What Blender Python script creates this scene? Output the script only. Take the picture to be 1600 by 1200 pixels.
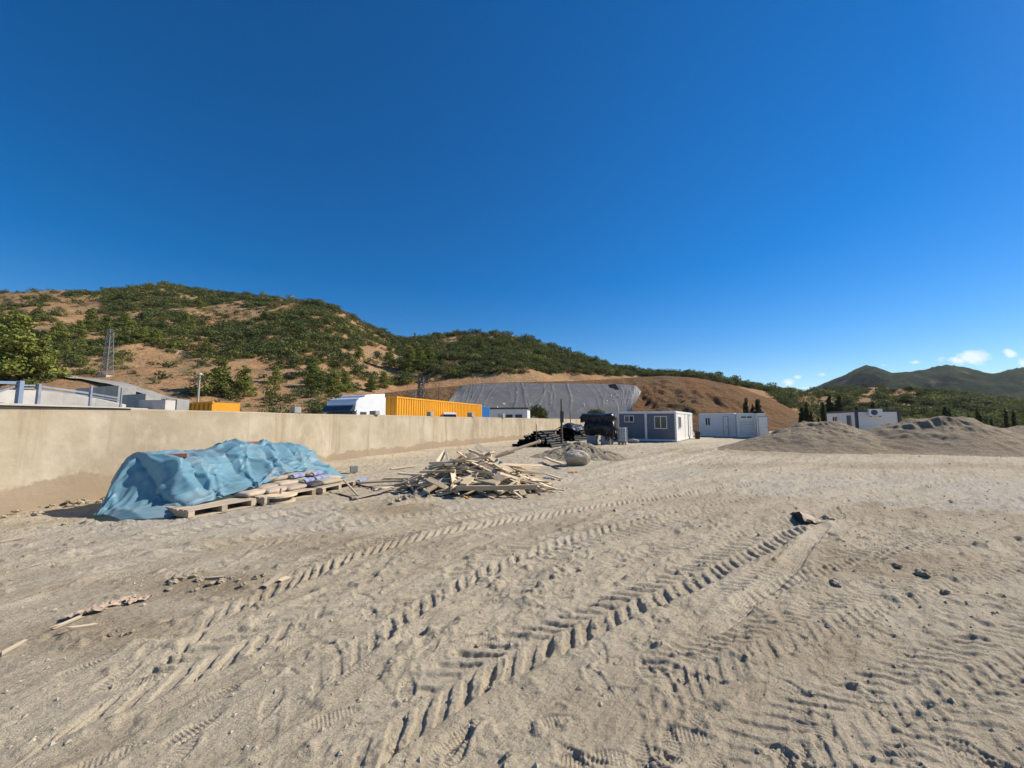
import bpy, bmesh, math, random
import numpy as np
from mathutils import Matrix, Vector, Euler

for o in list(bpy.data.objects):
    bpy.data.objects.remove(o, do_unlink=True)
random.seed(7)
rng = np.random.default_rng(11)
SC = bpy.context.scene
COL = SC.collection
R = math.radians
PI = math.pi

# ------------------------------------------------------------------ camera
EYE = 1.7
F = 620.0                      # focal length in pixels of a 1600 wide frame
PITCH = math.atan(58.0 / F)
FU = F / math.cos(PITCH)
cam = bpy.data.cameras.new('camera')
cam.sensor_width = 36.0
cam.lens = F / 1600.0 * 36.0
cam.clip_start = 0.05
cam.clip_end = 20000
camo = bpy.data.objects.new('camera', cam)
COL.objects.link(camo)
camo.location = (0, 0, EYE)
camo.rotation_euler = (PI / 2 + PITCH, 0, 0)
SC.camera = camo

# ------------------------------------------------------------------ light
SUN_AZ = R(72)                 # right of the viewing direction
SUN_EL = R(38)
world = bpy.data.worlds.new('World')
SC.world = world
world.use_nodes = True
wn = world.node_tree.nodes
wl = world.node_tree.links
wn.clear()
wout = wn.new('ShaderNodeOutputWorld')
wbg = wn.new('ShaderNodeBackground')
sky = wn.new('ShaderNodeTexSky')
sky.sky_type = 'NISHITA'
sky.sun_disc = False
sky.sun_elevation = SUN_EL
sky.sun_rotation = SUN_AZ
sky.altitude = 300
sky.air_density = 1.0
sky.dust_density = 0.08
sky.ozone_density = 4.5
wbg.inputs['Strength'].default_value = 0.086
hsv = wn.new('ShaderNodeHueSaturation')
hsv.inputs['Saturation'].default_value = 1.42
hsv.inputs['Hue'].default_value = 0.505
hsv.inputs['Value'].default_value = 1.0
wl.new(sky.outputs['Color'], hsv.inputs['Color'])


def wmath(op, a, b=None, clamp=False):
    n = wn.new('ShaderNodeMath')
    n.operation = op
    n.use_clamp = clamp
    for i, v in enumerate((a, b)):
        if v is None:
            continue
        if isinstance(v, (int, float)):
            n.inputs[i].default_value = v
        else:
            wl.new(v, n.inputs[i])
    return n.outputs[0]


# small fair-weather clouds low over the mountains, placed by direction
wtc = wn.new('ShaderNodeTexCoord')
wsep = wn.new('ShaderNodeSeparateXYZ')
wl.new(wtc.outputs['Generated'], wsep.inputs[0])
yy = wmath('MAXIMUM', wsep.outputs['Y'], 0.05)
qx = wmath('DIVIDE', wsep.outputs['X'], yy)
qz = wmath('DIVIDE', wsep.outputs['Z'], yy)
wcmb = wn.new('ShaderNodeCombineXYZ')
wl.new(wmath('MULTIPLY', qx, 0.6), wcmb.inputs[0])
wl.new(qz, wcmb.inputs[1])
wno = wn.new('ShaderNodeTexNoise')
wno.inputs['Scale'].default_value = 52.0
wno.inputs['Detail'].default_value = 7.0
wno.inputs['Roughness'].default_value = 0.6
wl.new(wcmb.outputs[0], wno.inputs['Vector'])
acc = None
for (px, py, rx, ry, k) in [(1520, 558, 42, 17, 1.0), (1497, 564, 24, 12, .9), (1578, 552, 17, 11, .95), (1597, 567, 14, 10, .7),
                            (1430, 566, 18, 5, .65), (1470, 563, 14, 9, .45), (1232, 598, 15, 10, .85), (1246, 589, 10, 6, .7),
                            (1284, 585, 15, 5, .65), (1262, 606, 16, 5, .5), (1160, 598, 12, 4, .5), (1380, 571, 10, 4, .5),
                            (1710, 556, 60, 16, .9), (1830, 570, 70, 14, .8), (1216, 585, 9, 3, .4)]:
    # elevation tangents in the world's own frame
    v = (600 - py) / F
    cy, cz = math.cos(PITCH) - v * math.sin(PITCH), math.sin(PITCH) + v * math.cos(PITCH)
    ux, uz = (px - 800) / F / cy, cz / cy
    a = wmath('DIVIDE', wmath('SUBTRACT', qx, ux), rx * .85 / F)
    b = wmath('DIVIDE', wmath('SUBTRACT', qz, uz), ry * .85 / F)
    d = wmath('SQRT', wmath('ADD', wmath('MULTIPLY', a, a), wmath('MULTIPLY', b, b)))
    m = wmath('MULTIPLY', wmath('SUBTRACT', 1.15, d, True), k)
    acc = m if acc is None else wmath('MAXIMUM', acc, m)
cl = wmath('MULTIPLY', wmath('SUBTRACT', wmath('ADD', wmath('MULTIPLY', acc, 0.95), wmath('MULTIPLY', wno.outputs['Fac'], 1.1)), 0.80), 2.1, True)
cl = wmath('MULTIPLY', cl, wmath('GREATER_THAN', acc, 0.001))
wmix = wn.new('ShaderNodeMix')
wmix.data_type = 'RGBA'
wl.new(wmath('MULTIPLY', cl, 0.72), wmix.inputs['Factor'])
wl.new(hsv.outputs['Color'], wmix.inputs['A'])
wmix.inputs['B'].default_value = (9.0, 9.2, 9.9, 1)
wl.new(wmix.outputs['Result'], wbg.inputs['Color'])
wl.new(wbg.outputs[0], wout.inputs['Surface'])

sl = bpy.data.lights.new('sun', 'SUN')
sl.energy = 4.8
sl.angle = R(0.53)
sl.color = (1.0, 0.92, 0.80)
so = bpy.data.objects.new('sun', sl)
COL.objects.link(so)
sdir = Vector((math.sin(SUN_AZ) * math.cos(SUN_EL), math.cos(SUN_AZ) * math.cos(SUN_EL), math.sin(SUN_EL)))
so.rotation_euler = sdir.to_track_quat('Z', 'Y').to_euler()
so.location = (20, 10, 40)
SC.view_settings.view_transform = 'Standard'
SC.view_settings.look = 'None'
SC.view_settings.exposure = 0.45
SC.view_settings.gamma = 1.0
SC.view_settings.use_curve_mapping = False
SC.render.engine = 'CYCLES'
SC.cycles.max_bounces = 4
SC.cycles.diffuse_bounces = 2
SC.cycles.glossy_bounces = 2
SC.cycles.transmission_bounces = 3
SC.cycles.volume_bounces = 0
SC.cycles.transparent_max_bounces = 4
SC.cycles.caustics_reflective = False
SC.cycles.caustics_refractive = False


# ------------------------------------------------------------------ maths helpers
def ray(px, py):
    v = (600 - py) / F
    return np.array([(px - 800) / F, math.cos(PITCH) - v * math.sin(PITCH), math.sin(PITCH) + v * math.cos(PITCH)])


def P(px, py, Y):
    d = ray(px, py)
    k = Y / d[1]
    return Vector((d[0] * k, Y, EYE + d[2] * k))


def G(px, py, z=0.0):
    d = ray(px, py)
    k = (z - EYE) / d[2]
    return Vector((d[0] * k, d[1] * k, z))


def project(x, y, z):
    dep = y * math.cos(PITCH) + (z - EYE) * math.sin(PITCH)
    v = (-y * math.sin(PITCH) + (z - EYE) * math.cos(PITCH)) / dep
    return 800 + F * x / dep, 600 - F * v


def h2(ix, iy, seed):
    n = (ix.astype(np.int64) * 374761393 + iy.astype(np.int64) * 668265263 + seed * 1274126177) & 0xffffffff
    n = ((n ^ (n >> 13)) * 1274126177) & 0xffffffff
    n = n ^ (n >> 16)
    return n.astype(np.float64) / 4294967296.0


def vn(x, y, seed=0):
    x = np.asarray(x, dtype=float)
    y = np.asarray(y, dtype=float)
    ix, iy = np.floor(x), np.floor(y)
    fx, fy = x - ix, y - iy
    fx = fx * fx * fx * (fx * (fx * 6 - 15) + 10)
    fy = fy * fy * fy * (fy * (fy * 6 - 15) + 10)
    a, b = h2(ix, iy, seed), h2(ix + 1, iy, seed)
    c, d = h2(ix, iy + 1, seed), h2(ix + 1, iy + 1, seed)
    return (a + (b - a) * fx) * (1 - fy) + (c + (d - c) * fx) * fy


def fbm(x, y, oct=4, seed=0, gain=0.5):
    s, a, t = 0, 1.0, 0
    for i in range(oct):
        s = s + a * (vn(x * 2 ** i + i * 17.3, y * 2 ** i - i * 9.1, seed + i) - .5)
        t += a
        a *= gain
    return s / t * 2


def sstep(a, b, x):
    t = np.clip((np.asarray(x, dtype=float) - a) / (b - a), 0, 1)
    return t * t * (3 - 2 * t)


# ------------------------------------------------------------------ material helpers
MATS = {}


def newmat(name):
    m = bpy.data.materials.new(name)
    m.use_nodes = True
    nt = m.node_tree
    b = nt.nodes['Principled BSDF']
    b.inputs['Specular IOR Level'].default_value = 0.3
    MATS[name] = m
    return m, nt, b


class NT:
    """short node building"""
    def __init__(s, nt):
        s.nt = nt
        s.co = nt.nodes.new('ShaderNodeTexCoord').outputs['Object']

    def link(s, v, sock):
        if isinstance(v, (int, float)):
            sock.default_value = v
        elif isinstance(v, tuple):
            sock.default_value = v if len(v) == 4 else v + (1,)
        else:
            s.nt.links.new(v, sock)

    def noise(s, scale, detail=5, rough=.55, vec=None, stretch=None, dist=0):
        n = s.nt.nodes.new('ShaderNodeTexNoise')
        n.inputs['Scale'].default_value = scale
        n.inputs['Detail'].default_value = detail
        n.inputs['Roughness'].default_value = rough
        n.inputs['Distortion'].default_value = dist
        v = vec or s.co
        if stretch:
            mp = s.nt.nodes.new('ShaderNodeMapping')
            mp.inputs['Scale'].default_value = stretch
            s.nt.links.new(v, mp.inputs['Vector'])
            v = mp.outputs[0]
        s.nt.links.new(v, n.inputs['Vector'])
        return n.outputs['Fac']

    def ramp(s, f, stops):
        n = s.nt.nodes.new('ShaderNodeValToRGB')
        e = n.color_ramp.elements
        while len(e) < len(stops):
            e.new(0.5)
        for i, (p, c) in enumerate(stops):
            e[i].position = p
            e[i].color = (c, c, c, 1) if isinstance(c, (int, float)) else tuple(c) + (1,)
        s.link(f, n.inputs['Fac'])
        return n.outputs['Color']

    def mix(s, f, a, b, mode='MIX'):
        n = s.nt.nodes.new('ShaderNodeMix')
        n.data_type = 'RGBA'
        n.blend_type = mode
        s.link(f, n.inputs['Factor'])
        s.link(a, n.inputs['A'])
        s.link(b, n.inputs['B'])
        return n.outputs['Result']

    def math(s, op, a, b=0.0, clamp=False):
        n = s.nt.nodes.new('ShaderNodeMath')
        n.operation = op
        n.use_clamp = clamp
        s.link(a, n.inputs[0])
        s.link(b, n.inputs[1])
        return n.outputs[0]

    def sep(s):
        n = s.nt.nodes.new('ShaderNodeSeparateXYZ')
        s.nt.links.new(s.co, n.inputs[0])
        return n.outputs

    def attr(s, name):
        n = s.nt.nodes.new('ShaderNodeAttribute')
        n.attribute_name = name
        return n.outputs

    def objrand(s):
        return s.nt.nodes.new('ShaderNodeObjectInfo').outputs['Random']

    def bump(s, h, strength, dist, bsdf, prev=None):
        n = s.nt.nodes.new('ShaderNodeBump')
        n.inputs['Strength'].default_value = strength
        n.inputs['Distance'].default_value = dist
        s.link(h, n.inputs['Height'])
        if prev is not None:
            s.nt.links.new(prev, n.inputs['Normal'])
        if bsdf is not None:
            s.nt.links.new(n.outputs[0], bsdf.inputs['Normal'])
        return n.outputs[0]


def mat(name, c1, c2=None, rough=.8, scale=4.0, metal=0.0, bump=0.0, bscale=30, bdist=.01, stretch=None, lo=.35, hi=.65, rnd=0.0, spec=.3):
    m, nt, b = newmat(name)
    t = NT(nt)
    b.inputs['Roughness'].default_value = rough
    b.inputs['Metallic'].default_value = metal
    b.inputs['Specular IOR Level'].default_value = spec
    c2 = c2 or tuple(x * .75 for x in c1)
    f = t.ramp(t.noise(scale, 6, .6, stretch=stretch), [(lo, 0), (hi, 1)])
    c = t.mix(f, c1, c2)
    if rnd:
        c = t.mix(1.0, c, t.ramp(t.objrand(), [(0, 1 - rnd), (1, 1.0)]), 'MULTIPLY')
    t.link(c, b.inputs['Base Color'])
    if bump:
        t.bump(t.noise(bscale, 5, .6, stretch=stretch), bump, bdist, b)
    return m


# ------------------------------------------------------------------ mesh helpers
def rawmesh(name, V, Fq, smooth=False):
    """V (n,3) array, Fq (m,k) int array of equal-size faces"""
    V = np.asarray(V, dtype=np.float32)
    Fq = np.asarray(Fq, dtype=np.int32)
    k = Fq.shape[1]
    me = bpy.data.meshes.new(name)
    me.vertices.add(len(V))
    me.vertices.foreach_set('co', V.ravel())
    me.loops.add(Fq.size)
    me.loops.foreach_set('vertex_index', Fq.ravel())
    me.polygons.add(len(Fq))
    me.polygons.foreach_set('loop_start', np.arange(0, Fq.size, k, dtype=np.int32))
    me.polygons.foreach_set('loop_total', np.full(len(Fq), k, dtype=np.int32))
    if smooth:
        me.polygons.foreach_set('use_smooth', np.ones(len(Fq), dtype=bool))
    me.update(calc_edges=True)
    me.validate()
    if not smooth:
        me.shade_flat()
    return me


def gridfaces(nr, nc):
    i = np.arange(nr - 1)[:, None] * nc + np.arange(nc - 1)[None, :]
    i = i.ravel()
    return np.stack([i, i + 1, i + nc + 1, i + nc], 1)


def link(name, me, m, parent=None, loc=None, rotz=0.0):
    o = bpy.data.objects.new(name, me)
    if m is not None and me is not None and not me.materials:
        me.materials.append(MATS[m] if isinstance(m, str) else m)
    COL.objects.link(o)
    if parent is not None:
        o.parent = parent
    if loc is not None:
        o.location = loc
    o.rotation_euler.z = rotz
    return o


def tag(o, label=None, cat=None, group=None, kind=None):
    if label:
        o['label'] = label
    if cat:
        o['category'] = cat
    if group:
        o['group'] = group
    if kind:
        o['kind'] = kind
    return o


def thing(name, label, cat, loc=(0, 0, 0), rotz=0.0, group=None):
    o = bpy.data.objects.new(name, None)
    o.empty_display_size = .2
    COL.objects.link(o)
    o.location = loc
    o.rotation_euler.z = rotz
    return tag(o, label, cat, group)


def copy_tree(o, parent=None):
    c = o.copy()
    COL.objects.link(c)
    c.parent = parent
    for ch in list(o.children):
        copy_tree(ch, c)
    return c


class MB:
    def __init__(s):
        s.v = []
        s.f = []

    def add(s, vs, fs):
        n = len(s.v)
        s.v += [tuple(p) for p in vs]
        s.f += [tuple(i + n for i in f) for f in fs]
        return s

    def box(s, x0, x1, y0, y1, z0, z1, M=None):
        vs = [Vector(p) for p in ((x0, y0, z0), (x1, y0, z0), (x1, y1, z0), (x0, y1, z0), (x0, y0, z1), (x1, y0, z1), (x1, y1, z1), (x0, y1, z1))]
        if M is not None:
            vs = [M @ p for p in vs]
        return s.add(vs, [(0, 3, 2, 1), (4, 5, 6, 7), (0, 1, 5, 4), (1, 2, 6, 5), (2, 3, 7, 6), (3, 0, 4, 7)])

    def tube(s, p0, p1, r0, r1=None, n=8, cap=True):
        p0, p1 = Vector(p0), Vector(p1)
        r1 = r0 if r1 is None else r1
        d = (p1 - p0)
        if d.length < 1e-6:
            return s
        q = d.to_track_quat('Z', 'Y')
        vs = []
        for p, r in ((p0, r0), (p1, r1)):
            for i in range(n):
                a = 2 * PI * i / n
                vs.append(p + q @ Vector((math.cos(a) * r, math.sin(a) * r, 0)))
        fs = [(i, (i + 1) % n, n + (i + 1) % n, n + i) for i in range(n)]
        if cap:
            fs += [tuple(reversed(range(n))), tuple(range(n, 2 * n))]
        return s.add(vs, fs)

    def poly(s, pts, r, n=7):
        for a, b in zip(pts[:-1], pts[1:]):
            s.tube(a, b, r, r, n)
        return s

    def prism(s, pts, y0, y1, M=None):
        """outline pts (x,z) extruded along y"""
        n = len(pts)
        vs = [Vector((p[0], y0, p[1])) for p in pts] + [Vector((p[0], y1, p[1])) for p in pts]
        if M is not None:
            vs = [M @ p for p in vs]
        fs = [tuple(range(n)), tuple(reversed(range(n, 2 * n)))]
        fs += [(i, n + i, n + (i + 1) % n, (i + 1) % n) for i in range(n)]
        return s.add(vs, fs)

    def lathe(s, prof, n=16, c=(0, 0, 0)):
        c = Vector(c)
        vs, k = [], len(prof)
        for i in range(n):
            a = 2 * PI * i / n
            for r, z in prof:
                vs.append(c + Vector((r * math.cos(a), r * math.sin(a), z)))
        fs = []
        for i in range(n):
            j = (i + 1) % n
            for q in range(k - 1):
                fs.append((i * k + q, j * k + q, j * k + q + 1, i * k + q + 1))
        fs.append(tuple(i * k for i in reversed(range(n))))
        fs.append(tuple(i * k + k - 1 for i in range(n)))
        return s.add(vs, fs)

    def mesh(s, name):
        me = bpy.data.meshes.new(name)
        me.from_pydata(s.v, [], s.f)
        bm = bmesh.new()
        bm.from_mesh(me)
        bmesh.ops.recalc_face_normals(bm, faces=bm.faces)
        bm.to_mesh(me)
        bm.free()
        return me

    def build(s, name, m, parent=None, loc=None, rotz=0.0, smooth=False, bevel=0.0):
        me = s.mesh(name)
        if smooth:
            for p in me.polygons:
                p.use_smooth = True
        o = link(name, me, m, parent, loc, rotz)
        if bevel:
            b = o.modifiers.new('bevel', 'BEVEL')
            b.width = bevel
            b.segments = 2
            b.limit_method = 'ANGLE'
        return o

# ------------------------------------------------------------------ materials
# ground
m, nt, b = newmat('yard_soil')
t = NT(nt)
big = t.noise(.22, 5, .6)
c = t.mix(t.ramp(big, [(.36, 0), (.62, 1)]), (.53, .448, .315), (.485, .415, .302))
c = t.mix(t.ramp(t.noise(.09, 4, .6, stretch=(1, 1.4, 1)), [(.50, 0), (.64, .8)]), c, (.55, .485, .375))
c = t.mix(t.ramp(t.noise(2.3, 6, .65), [(.35, 0), (.75, .55)]), c, (.36, .295, .205))
c = t.mix(t.ramp(t.noise(.8, 6, .7, dist=.6), [(.52, 0), (.66, .55)]), c, (.365, .298, .205))
c = t.mix(t.ramp(t.noise(7, 6, .75, dist=.5), [(.54, 0), (.70, .28)]), c, (.33, .275, .20))
c = t.mix(t.ramp(t.noise(38, 4, .7), [(.42, 0), (.72, .5)]), c, (.60, .515, .375))
c = t.mix(t.ramp(t.noise(160, 3, .7), [(.5, 0), (.7, .42)]), c, (.25, .205, .145))
st = t.noise(1.0, 6, .65, stretch=(.42, .42, .42), dist=.5)
mp = nt.nodes.new('ShaderNodeMapping')
mp.inputs['Rotation'].default_value = (0, 0, -R(48))
nt.links.new(t.co, mp.inputs['Vector'])
st = t.noise(1.0, 6, .68, vec=mp.outputs[0], stretch=(.16, 1.5, 1), dist=.4)
c = t.mix(t.ramp(st, [(.48, 0), (.62, .6)]), c, (.345, .28, .19))
st2 = t.noise(1.0, 6, .68, vec=mp.outputs[0], stretch=(.3, 2.6, 1), dist=.3)
c = t.mix(t.ramp(st2, [(.52, 0), (.68, .5)]), c, (.52, .455, .345))
pal = t.attr('pale')['Fac']
c = t.mix(t.math('MAXIMUM', pal, 0.0), c, t.mix(t.ramp(t.noise(14, 5, .7), [(.4, 0), (.62, 1)]), (.50, .475, .43), (.36, .33, .28)))
c = t.mix(t.math('MAXIMUM', t.math('MULTIPLY', pal, -1.0), 0.0), c, (.27, .20, .125))
comp = t.attr('compact')['Fac']
c = t.mix(t.math('MULTIPLY', comp, .55), c, (.62, .535, .40))
t.link(c, b.inputs['Base Color'])
b.inputs['Roughness'].default_value = .95
b.inputs['Specular IOR Level'].default_value = .12
n0 = t.bump(st2, .5, .12, None)
n0 = t.bump(t.noise(5, 7, .72, vec=mp.outputs[0], stretch=(.4, 1.4, 1)), .6, .13, None, n0)
n1 = t.bump(t.noise(22, 6, .65), .75, .035, None, n0)
t.bump(t.noise(140, 4, .7), .7, .010, b, n1)

# hill soil
m, nt, b = newmat('hill_soil')
t = NT(nt)
c = t.mix(t.ramp(t.noise(.035, 6, .6), [(.38, 0), (.62, 1)]), (.46, .245, .12), (.42, .275, .15))
c = t.mix(t.ramp(t.noise(.16, 6, .65), [(.42, 0), (.68, .8)]), c, (.26, .18, .095))
c = t.mix(t.ramp(t.noise(.9, 5, .7), [(.5, 0), (.75, .7)]), c, (.17, .15, .07))
rock = t.ramp(t.noise(.11, 7, .7, dist=.8), [(.62, 0), (.68, .85)])
c = t.mix(rock, c, (.42, .37, .29))
t.link(c, b.inputs['Base Color'])
b.inputs['Roughness'].default_value = 1
b.inputs['Specular IOR Level'].default_value = .05
t.bump(t.noise(.5, 8, .7), 1.0, 1.2, b)

m, nt, b = newmat('cut_soil')
t = NT(nt)
c = t.mix(t.ramp(t.noise(.06, 6, .6), [(.4, 0), (.62, 1)]), (.30, .15, .068), (.25, .15, .078))
c = t.mix(t.ramp(t.noise(.5, 7, .7, stretch=(1, 1, 3)), [(.45, 0), (.65, .8)]), c, (.19, .125, .065))
c = t.mix(t.ramp(t.noise(2.2, 6, .75), [(.5, 0), (.66, .7)]), c, (.14, .105, .055))
c = t.mix(t.ramp(t.noise(.11, 5, .7, dist=.7), [(.56, 0), (.66, .6)]), c, (.17, .14, .105))
t.link(c, b.inputs['Base Color'])
b.inputs['Roughness'].default_value = 1
b.inputs['Specular IOR Level'].default_value = .05
t.bump(t.noise(.5, 9, .72), 1.0, 2.0, b)

m, nt, b = newmat('mountain')
t = NT(nt)
c = t.mix(t.ramp(t.noise(.012, 8, .7), [(.4, 0), (.62, 1)]), (.03, .05, .026), (.095, .112, .058))
c = t.mix(t.ramp(t.noise(.05, 6, .75), [(.45, 0), (.7, .7)]), c, (.016, .026, .016))
c = t.mix(t.ramp(t.noise(.006, 9, .7, dist=.6), [(.60, 0), (.67, .75)]), c, (.34, .31, .27))
t.link(c, b.inputs['Base Color'])
b.inputs['Roughness'].default_value = 1
b.inputs['Specular IOR Level'].default_value = 0
t.bump(t.noise(.03, 8, .75), 1.0, 40, b)

mat('road', (.36, .34, .31), (.27, .255, .225), .95, .4, bump=.4, bscale=3)
# gravel heaps
m, nt, b = newmat('heap_gravel')
t = NT(nt)
c = t.mix(t.ramp(t.noise(.7, 6, .65), [(.4, 0), (.66, 1)]), (.33, .255, .165), (.42, .335, .22))
c = t.mix(t.ramp(t.noise(9, 6, .75), [(.42, 0), (.7, .75)]), c, (.14, .12, .10))
c = t.mix(t.ramp(t.noise(30, 3, .7), [(.55, 0), (.75, .6)]), c, (.40, .36, .30))
t.link(c, b.inputs['Base Color'])
b.inputs['Roughness'].default_value = 1
b.inputs['Specular IOR Level'].default_value = .1
n1 = t.bump(t.noise(3.2, 8, .72), .8, .20, None)
t.bump(t.noise(28, 4, .7), .8, .03, b, n1)

m, nt, b = newmat('heap_soil')
t = NT(nt)
c = t.mix(t.ramp(t.noise(.9, 6, .65), [(.4, 0), (.66, 1)]), (.36, .30, .21), (.29, .24, .165))
c = t.mix(t.ramp(t.noise(9, 6, .75), [(.45, 0), (.7, .75)]), c, (.20, .165, .115))
c = t.mix(t.ramp(t.noise(26, 3, .7), [(.55, 0), (.75, .6)]), c, (.48, .42, .33))
t.link(c, b.inputs['Base Color'])
b.inputs['Roughness'].default_value = 1
n1 = t.bump(t.noise(6, 7, .7), .9, .12, None)
t.bump(t.noise(28, 4, .7), .8, .03, b, n1)

# plastered wall
m, nt, b = newmat('wall_plaster')
t = NT(nt)
x, y, z = t.sep()
c = t.mix(t.ramp(t.noise(.55, 6, .62), [(.36, 0), (.64, 1)]), (.47, .40, .29), (.35, .29, .205))
c = t.mix(1.0, c, t.ramp(t.attr('tone')['Fac'], [(0, (.80, .78, .74)), (1, (1.08, 1.07, 1.06))]), 'MULTIPLY')
c = t.mix(t.ramp(t.noise(1.6, 6, .65, stretch=(1, 1, .6)), [(.48, 0), (.68, .75)]), c, (.53, .46, .35))
c = t.mix(t.ramp(t.noise(1.3, 5, .7, stretch=(1.6, 1.6, .12)), [(.53, 0), (.66, .7)]), c, (.31, .235, .155))
c = t.mix(t.ramp(t.noise(9, 5, .7), [(.55, 0), (.8, .35)]), c, (.38, .31, .22))
# damp splash band along the foot
hz = t.math('SUBTRACT', z, t.math('MULTIPLY', t.noise(.9, 6, .7), 1.0))
c = t.mix(t.ramp(t.math('ADD', hz, .5), [(.46, .75), (.52, 0)]), c, (.30, .225, .15))
# dirty edge under the top
c = t.mix(t.ramp(t.math('SUBTRACT', t.math('ADD', z, t.math('MULTIPLY', t.noise(2.5, 5, .7), .35)), 1.2), [(.78, 0), (.98, .5)]), c, (.33, .26, .18))
t.link(c, b.inputs['Base Color'])
b.inputs['Roughness'].default_value = .95
b.inputs['Specular IOR Level'].default_value = .1
n1 = t.bump(t.noise(3, 6, .6), .35, .05, None)
t.bump(t.noise(40, 4, .7), .35, .008, b, n1)

# tarpaulin: thin blue sheet that lets some light through, dusty
m, nt, b = newmat('tarp_blue')
t = NT(nt)
c = t.mix(t.ramp(t.noise(1.6, 6, .65), [(.45, 0), (.72, .75)]), (.225, .44, .55), (.40, .48, .51))
c = t.mix(t.ramp(t.noise(9, 6, .7), [(.55, 0), (.8, .4)]), c, (.44, .50, .50))
t.link(c, b.inputs['Base Color'])
b.inputs['Roughness'].default_value = .45
b.inputs['Specular IOR Level'].default_value = .35
t.bump(t.noise(11, 5, .6, dist=.8), .06, .03, b)
tr = nt.nodes.new('ShaderNodeBsdfTranslucent')
t.link(c, tr.inputs['Color'])
mx = nt.nodes.new('ShaderNodeMixShader')
mx.inputs[0].default_value = .45
nt.links.new(b.outputs[0], mx.inputs[1])
nt.links.new(tr.outputs[0], mx.inputs[2])
nt.links.new(mx.outputs[0], nt.nodes['Material Output'].inputs['Surface'])


def woodmat(name, c1, c2, c3):
    m, nt, b = newmat(name)
    t = NT(nt)
    g = t.noise(1.0, 6, .65, stretch=(2.5, 38, 38))
    c = t.mix(t.ramp(g, [(.35, 0), (.68, 1)]), c1, c2)
    c = t.mix(t.ramp(t.noise(3, 5, .7), [(.5, 0), (.75, .6)]), c, c3)
    c = t.mix(1.0, c, t.ramp(t.objrand(), [(0, (.66, .63, .58)), (.45, (.95, .93, .9)), (1, (1.12, 1.09, 1.04))]), 'MULTIPLY')
    t.link(c, b.inputs['Base Color'])
    b.inputs['Roughness'].default_value = .85
    b.inputs['Specular IOR Level'].default_value = .15
    t.bump(g, .4, .006, b)


woodmat('wood_pale', (.76, .63, .45), (.62, .495, .335), (.48, .40, .30))
woodmat('wood_grey', (.52, .44, .34), (.40, .33, .25), (.28, .235, .185))

mat('bag_paper', (.56, .45, .335), (.47, .37, .275), .75, 5, bump=.5, bscale=14, bdist=.02, rnd=.25)
mat('bag_dust', (.43, .375, .27), (.36, .30, .22), .8, 6, bump=.5, bscale=14, bdist=.02)
mat('bag_dark', (.05, .045, .045), (.09, .08, .075), .7, 6)
mat('print_blue', (.11, .14, .32), (.30, .32, .42), .6, 9)
mat('brick_red', (.42, .17, .11), (.33, .13, .085), .9, 12, bump=.3)
mat('concrete', (.40, .385, .355), (.30, .29, .265), .9, 1.5, bump=.4, bscale=12)
mat('concrete_pale', (.52, .495, .45), (.42, .395, .355), .9, 1.8, bump=.3, bscale=12)
mat('boulder', (.46, .405, .32), (.36, .31, .245), .95, 3, bump=.8, bscale=9, bdist=.05)
mat('pebble', (.46, .40, .30), (.32, .27, .20), .95, 2.5)
mat('rubble', (.47, .40, .29), (.36, .29, .20), .95, 3, bump=.6, bscale=18, bdist=.02, rnd=.3)
mat('galvanised', (.34, .37, .42), (.26, .285, .33), .5, 3, metal=.55)
mat('steel_blue', (.20, .265, .38), (.25, .30, .39), .5, 3, metal=.3)
mat('steel_dark', (.07, .072, .08), (.11, .105, .10), .6, 5, metal=.4)
mat('tower_steel', (.26, .265, .275), (.19, .195, .205), .6, 2, metal=.4)
mat('pole_wood', (.19, .145, .10), (.12, .095, .07), .9, 4, stretch=(8, 8, .6))
mat('pole_concrete', (.40, .37, .33), (.33, .30, .26), .9, 4)
mat('container_yellow', (.80, .36, .012), (.72, .31, .012), .5, 1.2, rnd=.0, spec=.4)
mat('container_blue', (.03, .16, .42), (.04, .19, .45), .5, 2)
mat('paint_white', (.80, .80, .79), (.73, .73, .71), .35, 1.5, spec=.5)
mat('panel_white', (.80, .76, .70), (.72, .685, .63), .5, 1.0, spec=.4)
mat('frame_white', (.80, .78, .74), (.70, .685, .65), .5, 2.0, spec=.4)
mat('panel_grey', (.135, .15, .18), (.115, .128, .155), .5, .9, spec=.4)
mat('trim_dark', (.055, .062, .08), (.075, .08, .095), .5, 2)
mat('glass_dark', (.025, .03, .038), (.04, .047, .055), .12, 1.5, spec=.6)
mat('visor', (.035, .04, .055), (.05, .055, .07), .2, 2, spec=.5)
mat('rubber', (.025, .025, .026), (.045, .044, .042), .75, 6)
mat('film_black', (.010, .010, .011), (.028, .028, .030), .32, 3, bump=.8, bscale=7, bdist=.06, spec=.5)
mat('pipe_black', (.012, .012, .013), (.03, .03, .031), .55, 4, spec=.22, rnd=.4)
mat('tank_white', (.66, .68, .66), (.56, .58, .56), .4, 2)
mat('cloth_red', (.46, .31, .23), (.47, .38, .29), .9, 6, bump=.4)
mat('cloth_tan', (.47, .38, .285), (.38, .30, .22), .9, 7, bump=.4)
mat('plastic_orange', (.72, .30, .04), (.62, .40, .16), .5, 8)
mat('plastic_blue', (.10, .28, .48), (.25, .40, .52), .5, 8)
mat('rusty', (.16, .095, .06), (.10, .07, .05), .8, 8)
mat('scrap_white', (.72, .71, .69), (.62, .61, .58), .7, 8)

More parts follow.
